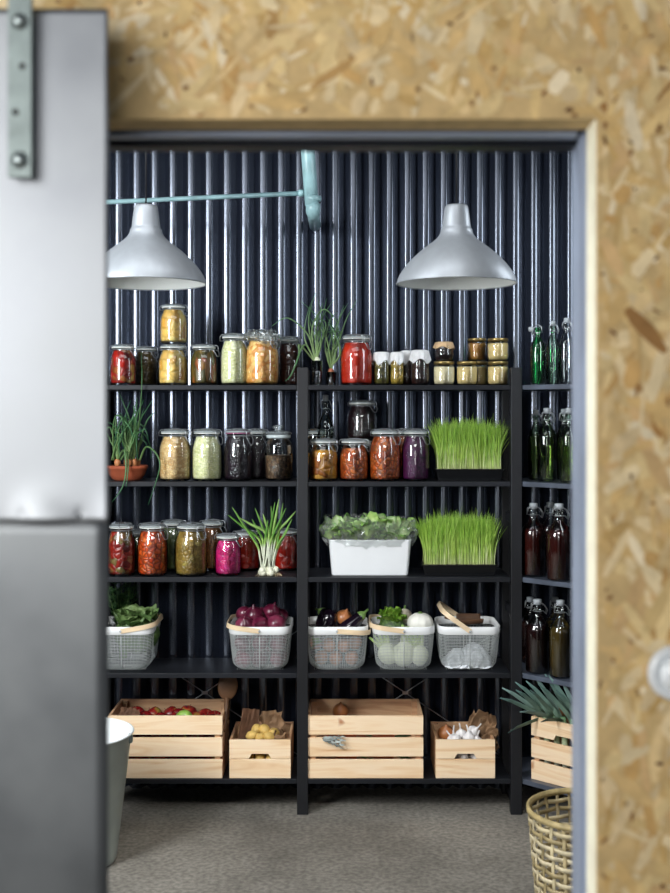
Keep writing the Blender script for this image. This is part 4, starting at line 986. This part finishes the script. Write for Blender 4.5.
cdir = Vector((cpoly[1][0]-cpoly[0][0], cpoly[1][1]-cpoly[0][1], 0)).normalized(); can = math.atan2(cdir.y, cdir.x)
c5 = Vector((cpoly[0][0], cpoly[0][1], ST[4]+.0005))+cdir*.17+Vector((-cdir.y, cdir.x, 0))*.012
c5 += Vector((.012, .012, 0))
cr5 = crate(0, 0, .30, .28, .25, 3, 'pine slatted crate of leeks turned on the corner shelf', rotz=can, handle='front', loc=tuple(c5))
def cpos(c, x, y, z): return tuple(Matrix.Translation(c.location) @ Matrix.Rotation(c.rotation_euler.z, 4, 'Z') @ Vector((x, y, z)))
# apples
m_app, nt, o = newmat('red_apple_skin'); p = princ(nt, o, Roughness=.25)
tc = N(nt, 'ShaderNodeTexCoord'); ns = N(nt, 'ShaderNodeTexNoise', Scale=16.0, Detail=2.0); oi = N(nt, 'ShaderNodeObjectInfo'); nt.links.new(tc.outputs['Object'], ns.inputs['Vector'])
ad = N(nt, 'ShaderNodeMath', operation='ADD'); ml = N(nt, 'ShaderNodeMath', operation='MULTIPLY'); ml.inputs[1].default_value = .22
nt.links.new(oi.outputs['Random'], ml.inputs[0]); nt.links.new(ns.outputs['Fac'], ad.inputs[0]); nt.links.new(ml.outputs[0], ad.inputs[1])
r1 = ramp(nt, ad.outputs[0], [hx('#4c0a10'), hx('#6c1216'), hx('#8c2420'), hx('#a08c3c')], [.35,.55,.70,.84]); nt.links.new(r1.outputs[0], p.inputs['Base Color'])
m_appg = plain('green_apple_skin', '#8cb04c', rough=.3, var=.25, scale=14)
app = [(0,-.026),(.008,-.030),(.020,-.031),(.032,-.018),(.037,0),(.035,.016),(.026,.028),(.014,.031),(.006,.027),(0,.022)]
ap = thing('apple', 'red apple in the large crate at the lower left', 'apple', cpos(cr1, -.18, .05, .05), (0,0,0), 'red apples in the crate')
part('fruit', MB().lathe(app, 24), m_app, ap); part('stem', MB().tube([(0,0,.022),(.002,.001,.032),(.005,.002,.040)], .0012, 6), m_kraftd, ap)
pos = []
for z in (.048, .122):
    for i in range(6):
        for j in range(3): pos.append((-.18+.072*i, .055+.077*j, z, .94))
for i in range(6):
    pos.append((-.165+.070*i+.01*(i % 2), .052, .190+.02*rnd.random(), 1.0))
for i in range(6):
    pos.append((-.175+.072*i, .125, .195+.025*rnd.random(), 1.0))
for i in range(5):
    pos.append((-.15+.072*i, .20, .190+.02*rnd.random(), 1.0))
for k, (x, y, z, s) in enumerate(pos):
    if k == 0: ap.location = cpos(cr1, x, y, z); ap.scale = (s,)*3; continue
    if k == 36+3: continue
    dup(ap, cpos(cr1, x, y, z), (rnd.uniform(-.7,.7), rnd.uniform(-.7,.7), rnd.uniform(0,6)), scale=s)
t = thing('green_apple', 'single green apple lying on top among the red apples', 'apple', cpos(cr1, .07, .052, .222), (R(50),0,0))
part('fruit', MB().lathe(app, 24), m_appg, t); part('stem', MB().tube([(0,0,.022),(.002,.001,.032),(.005,.002,.040)], .0012, 6), m_kraftd, t)
# crumpled paper
def paper(loc, W_, H_, rot, label, mat, seed, amp=.02, curl=.03, name='paper_sheet'):
    def fn(u, v):
        x = (u-.5)*W_; z = v*H_; n1 = fbm((u*3+seed, v*3, seed))*amp+fbm((u*8, v*8, seed+3))*amp*.45
        return (x*(1-.25*v)+n1*.7, n1+curl*math.sin(PI*u)*(1-v), z+fbm((u*5, seed, v))*amp*.8)
    return tag(part(name, MB().grid(16, 14, fn, smooth=False), mat, None, loc=loc, rot=rot, solid=.0008), label, 'paper')
# potatoes
m_pot = plain('potato_skin', '#d4b060', rough=.6, var=.15, scale=25)
po = tag(part('potato', MB().blob((.026,.021,.019), n=18, fn=lambda d: 1+.08*fbm(d*2)), m_pot), 'small yellow potato in the small crate', 'potato', (0), None)
po['group'] = 'potatoes in the small crate'
pp = [(-.055+.046*i, .040+.048*j, .030) for i in range(4) for j in range(3)] + [(-.05+.046*i, .045+.05*j, .072) for i in range(4) for j in range(2)]
pp += [(-.04,.04,.110),(.0,.036,.112),(.042,.042,.112),(-.022,.08,.122),(.02,.078,.124),(-.002,.05,.150),(.034,.045,.154),(-.036,.050,.158),(.052,.085,.160),(.012,.088,.172),(-.022,.10,.170)]
for k, (x, y, z) in enumerate(pp):
    c = po if k == 0 else po.copy()
    if k: COL.objects.link(c)
    c.location = cpos(cr2, x, y, z); c.rotation_euler = (rnd.uniform(-.5,.5), rnd.uniform(-.5,.5), rnd.uniform(0,6))
paper(cpos(cr2, -.062, .09, .05), .11, .20, (R(-12), R(14), R(35)), 'dark brown paper flap standing at the left of the potatoes', m_kraftd, 1, .006, .01)
paper(cpos(cr2, .045, .16, .05), .12, .175, (R(-8), R(-4), R(-10)), 'crumpled brown paper bag behind the potatoes', m_kraft, 2, .03)
paper(cpos(cr2, .075, .09, .06), .10, .12, (R(20), R(12), R(-40)), 'folded brown paper edge at the right of the potatoes', m_kraft, 5, .03)
paper(cpos(cr1, -.165, .045, .17), .10, .10, (R(-25), R(8), R(5)), 'dark brown paper tucked in at the left end of the apple crate', m_kraftd, 8, .012)
paper(cpos(cr4, .045, .12, .05), .12, .185, (R(-10), R(14), R(-10)), 'crumpled brown paper bag standing behind the garlic', m_kraft, 6, .035)
paper(cpos(cr4, .085, .07, .06), .07, .13, (R(-5), R(12), R(-30)), 'crumpled brown paper edge at the right of the garlic', m_kraft, 9, .03)
# garlic
m_gar = plain('garlic_skin', '#e8e4e2', rough=.5, var=.06, scale=30)
ga = thing('garlic_bulb', 'white garlic bulb in the small crate', 'garlic', cpos(cr4, -.03, .05, .14), (0,0,0), 'garlic bulbs in the small crate')
part('bulb', MB().lathe([(0,-.018),(.012,-.017),(.022,-.008),(.025,.0),(.021,.010),(.011,.018),(.005,.023),(.0035,.03)], 32, rfn=lambda a, v: 1+.06*abs(math.sin(3.5*a))*(1-v)), m_gar, ga)
part('stem', MB().tube([(0,0,.026),(.001,0,.04),(.004,0,.052)], [.0036,.0032,.0028], 8), m_gar, ga)
gp = [(-.06+.054*i, .045+.056*j, .028) for i in range(3) for j in range(4)] + [(-.06+.054*i, .045+.056*j, .078) for i in range(3) for j in range(3)] + [(-.035,.042,.142),(.018,.045,.150),(-.008,.088,.152),(.050,.045,.135),(.042,.085,.165),(-.045,.09,.135)]
for k, (x, y, z) in enumerate(gp):
    if k == 0: ga.location = cpos(cr4, x, y, z); continue
    dup(ga, cpos(cr4, x, y, z), (rnd.uniform(-1,1), rnd.uniform(-1,1), rnd.uniform(0,6)))
t = dup(bo, cpos(cr4, -.068, .11, .150), (0.3,0,0), 'reddish brown onion at the back left of the garlic')
# middle crate contents: carrots and a brown onion, a dried head poking through the slot
m_car = plain('carrot_skin', '#c8602c', rough=.45, var=.15, scale=20)
ca = thing('carrot', 'orange carrot lying inside the large middle crate', 'carrot', cpos(cr3, -.1, .05, .03), (0,0,0), 'carrots in the middle crate')
part('root', MB().lathe([(0,-.085),(.003,-.083),(.009,-.05),(.014,-.01),(.017,.03),(.018,.055),(.012,.064),(0,.066)], 16, Matrix.Rotation(PI/2, 4, 'Y')), m_car, ca)
ct = MB(); 
for i in range(8): ct.col = hx('#4c7838'); a = i*.8; ct.tube([(.062,0,0),(.10,.008*math.cos(a),.008*math.sin(a)),(.13,.018*math.cos(a),.018*math.sin(a))], .0018, 5)
part('leaf_stubs', ct, m_leaf, ca)
for k in range(18):
    x = -.10+.15*(k % 2)+rnd.uniform(-.008,.008); y = .045+.042*((k//2) % 3) ; z = .030+.052*(k//6)
    if k == 0: ca.location = cpos(cr3, x, y, z); continue
    dup(ca, cpos(cr3, x, y, z), (0, rnd.uniform(-.08,.08), rnd.uniform(-.08,.08)))
dup(bo, cpos(cr3, -.10, .22, .212), (0.3,0,0), 'brown onion at the back of the large middle crate')
t = thing('dried_artichoke_head', 'silvery grey dried flower head poking out between slats of the middle crate', 'flower', cpos(cr3, -.14, -.010, .157), (0, R(100), 0))
sv = vcol('silver_leaf', rough=.5, vary=.2); b = MB(); rr = random.Random(4)
for k in range(5):
    for i in range(9):
        a = 2*PI*(i+.5*(k % 2))/9; r0 = .006+.0025*k; z = -.03+.016*k
        b.col = hx(rr.choice(['#9ca4a0', '#b4bab4', '#7c8480']))
        b.ribbon([(r0*math.cos(a), r0*math.sin(a), z), (r0*1.7*math.cos(a), r0*1.7*math.sin(a), z+.010), (r0*1.5*math.cos(a), r0*1.5*math.sin(a), z+.026)], [.008,.009,.001], side=(-math.sin(a), math.cos(a), 0))
part('scales', b, sv, t); part('core', MB().blob((.010,.010,.034), (0,0,.0), 12), m_kraftd, t)
# round wooden paddle between left crates
t = thing('wooden_spoon', 'big dark wooden spoon with round head standing between the two left crates', 'spoon', (PX(222, 4.70), 4.70, ST[4]+.001), (R(-3), R(4), R(8)))
part('spoon_head', MB().blob((.041,.012,.058), (0,0,.345), 24), m_spoon, t)
part('spoon_handle', MB().tube([(0,0,.002),(0,0,.15),(0,0,.30)], [.014,.015,.022], 14, flat=.5), m_spoon, t)
# leeks
m_lk = vcol('leek_leaf', rough=.45, spec=.4, trans=.1, vary=.15, scale=40)
def leek(x, y, tips, label):
    t = thing('leek', label, 'leek', cpos(cr5, x, y, .02), (0,0,0)); og = t.location
    st = MB(); st.col = hx('#dfe4cc'); ctube(st, [(0,0,0),(0,0,.10),(-.005,0,.19),(-.012,-.004,.24)], [.014,.013,.013,.014], [hx('#e4e8d8'), hx('#dce4c4'), hx('#a8c088'), hx('#6c9068')], 12)
    part('shank', st, m_lk, t); lv = MB()
    for i, (tx, ty, td) in enumerate(tips):
        e = Vector(rel(tx, ty, td, og)); s0 = Vector((-.010+.003*(i-1), -.004, .215)); mid = s0*.48+e*.52+Vector((0, 0, .012)); q1 = s0*.75+e*.25+Vector((0,0,.014))
        pts = [s0, q1, mid, mid*.5+e*.5+Vector((0,0,.004)), e]; n = 5
        sd = (0.3, -.4, 1) if abs(e.x) > abs(e.z-.22) else (1, -.3, .1)
        lv.ribbon(pts, [.016,.019,.018,.015,.004], side=sd, vee=.45, cols=grad('#8ca890', ['#5c7c78', '#7c9894', '#486460'][i % 3], n, .6))
    part('leaves', lv, m_lk, t, solid=.0012)
leek(-.105, .050, [(500,698,4.52),(502,688,4.58),(508,733,4.50),(516,690,4.5)], 'leek whose leaves hang furthest left over the crate edge')
leek(-.065, .060, [(515,682,4.55),(520,712,4.48),(530,690,4.46)], 'leek with leaves arching left past the shelf post')
leek(-.025, .055, [(526,681,4.55),(534,676,4.6),(541,722,4.44)], 'leek with leaves rising in the middle of the bundle')
leek(.02, .060, [(545,674,4.55),(553,679,4.58),(538,684,4.5)], 'leek standing upright behind the middle leaves')
leek(.06, .055, [(549,676,4.5),(562,682,4.5),(556,690,4.45)], 'leek with leaves nearest the door frame')

# ------------------------------------------------------------------ woven basket on the floor
D = 3.50; t = thing('cane_basket', 'open woven cane basket standing on the concrete floor at lower right', 'basket', (PX(588, D), D, .002))
Hb = .398; rt, rb_ = .180, .140; ns_ = 26
def br(z): return rb_+(rt-rb_)*(z/Hb)**.8
sk = MB(); cc = ['#d0c098', '#bcaa80', '#dccda8', '#a8966c']
for i in range(ns_):
    a = 2*PI*i/ns_; sk.col = hx(cc[i % 4]); pts = []; 
    for k in range(33):
        z = Hb*k/32; ph = PI*(z/.0255+.5)+(PI if i % 2 else 0); q = br(z)+.0028*math.sin(ph); pts.append((q*math.cos(a), q*math.sin(a), z))
    sk.ribbon(pts, .011, side=(-math.sin(a), math.cos(a), 0), vee=.05)
part('stakes', sk, m_cane, t, solid=.0015)
wv = MB(); rows = 15
for j in range(rows):
    z = .012+.0255*j; wv.col = hx(rnd.choice(cc)); n = ns_*6; vs = []; fs = []
    for i in range(n):
        a = 2*PI*i/n; q = br(z)-.0035*math.cos(a*ns_/2+PI*j)*1.0; wz = .0065
        zz = z+.0022*fbm((math.cos(a)*3, math.sin(a)*3, j*3.1)); vs += [(q*math.cos(a), q*math.sin(a), zz-wz), (q*math.cos(a), q*math.sin(a), zz+wz)]
    for i in range(n): k = (i+1) % n; fs.append((2*i, 2*k, 2*k+1, 2*i+1))
    wv.add(vs, fs, True)
part('weavers', wv, m_cane, t, solid=.0016)
rm = MB(); rm.col = hx('#b4a070')
for dr in (.0045, -.0045):
    rm.add([((rt+dr)*math.cos(2*PI*i/60), (rt+dr)*math.sin(2*PI*i/60), Hb+w) for i in range(60) for w in (-.010, .004)], [(2*i, 2*((i+1) % 60), 2*((i+1) % 60)+1, 2*i+1) for i in range(60)])
rm.tube([(rt*math.cos(2*PI*i/60), rt*math.sin(2*PI*i/60), Hb+.003) for i in range(60)], .0045, 6, closed=True)
part('rim', rm, m_cane, t, solid=.002)
bt = MB(); bt.col = hx('#a08c60'); bt.lathe([(0,.004),(rb_,.004),(rb_,.010),(0,.010)], 40); part('base', bt, m_cane, t)

# ------------------------------------------------------------------ enamel bucket
D = 4.13; t = thing('enamel_bucket', 'tall grey bucket with white inside on the floor, half behind the metal door', 'bucket', (PX(76, D), D, .002))
zr = PZ(733, D)
part('bucket_body', MB().lathe([(0,.0),(.140,.0),(.144,.008),(.146,.02),(.196,zr-.01),(.202,zr-.006),(.204,zr)], 56), m_enam, t)
part('bucket_lining', MB().lathe([(0,.01),(.138,.01),(.142,.02),(.193,zr-.01),(.199,zr-.001),(.204,zr)], 56), m_enamw, t)
part('rim', MB().tube(ring(.203, zr, 56), .0035, 8, closed=True), m_enamw, t)
for s in (1, -1):
    part('handle_lug', MB().lathe([(0,.014),(.014,.012),(.018,.004),(.018,0)], 16, Matrix.Translation((s*.19, 0, zr-.022)) @ Matrix.Rotation(s*PI/2, 4, 'Y')), m_galv, t)

# ------------------------------------------------------------------ light
def area(name, loc, target, sx_, sy_, W_, col=(1,1,1), spread=None):
    l = bpy.data.lights.new(name, 'AREA'); l.shape = 'RECTANGLE'; l.size = sx_; l.size_y = sy_; l.energy = W_; l.color = col
    if spread: l.spread = spread
    o = bpy.data.objects.new(name, l); COL.objects.link(o); o.location = loc
    o.rotation_euler = (Vector(target)-Vector(loc)).to_track_quat('-Z', 'Y').to_euler(); return o
area('window_light_left', (-2.08, 2.15, 2.2), (.0, 4.9, 1.9), .8, 1.5, 128, (.93,.97,1.0))
area('fill_light_right', (1.31, 3.8, 2.1), (.1, 4.3, 1.9), .4, 1.3, 17, (.86,.93,1.0))  # unseen fill, added to catch the right flanks of the wall ribs
area('pantry_top_light', (-.3, 3.0, 2.95), (-.3, 3.3, 0), 1.6, .7, 12, (.95,.97,1.0))
area('front_room_light', (-1.05, -2.2, 1.8), (.0, 1.5, 1.6), 2.3, 1.3, 44, (1,.98,.95))
area('jamb_fill_light', (-1.5, .0, 2.0), (.33, 1.5, 1.5), .8, 1.6, 28, (1,.98,.95))  # lamp added at the left to brighten the jamb of the opening
area('shelf_fill_light', (-.1, 1.85, 2.6), (-.1, 4.6, .35), 1.2, .4, 4.5, (1,.99,.97), spread=R(64))  # fill added above the opening to lift the lower shelves
w = bpy.data.worlds.new('world'); SC.world = w; w.use_nodes = True; nt = w.node_tree; bg = nt.nodes['Background']
tc = N(nt, 'ShaderNodeTexCoord'); sp_ = N(nt, 'ShaderNodeSeparateXYZ'); nt.links.new(tc.outputs['Generated'], sp_.inputs[0])
rw = ramp(nt, sp_.outputs[2], [(.05,.05,.055,1), (.22,.23,.25,1), (.55,.57,.60,1), (.30,.33,.38,1), (.12,.14,.18,1)], [.0, .35, .55, .7, 1.0])
mr = N(nt, 'ShaderNodeMapRange'); mr.inputs['From Min'].default_value = -1; nt.links.new(sp_.outputs[2], mr.inputs['Value'])
nt.links.new(mr.outputs[0], rw.inputs['Fac'])
nt.links.new(rw.outputs[0], bg.inputs['Color']); bg.inputs['Strength'].default_value = .45
# ------------------------------------------------------------------ camera
cd = bpy.data.cameras.new('camera'); cam = bpy.data.objects.new('camera', cd); COL.objects.link(cam)
cam.location = (0, 0, CZ); cam.rotation_euler = (R(90), 0, 0); cd.sensor_fit = 'HORIZONTAL'; cd.sensor_width = 36; cd.lens = 36*F/670
cd.shift_x = -(CX-335)/670; cd.shift_y = -(446.5-HY)/670; cd.clip_start = .05
cd.dof.use_dof = True; cd.dof.focus_distance = 4.68; cd.dof.aperture_fstop = 4.8
SC.camera = cam
SC.view_settings.view_transform = 'Standard'; SC.view_settings.look = 'None'; SC.view_settings.exposure = 0
SC.cycles.transparent_max_bounces = 24
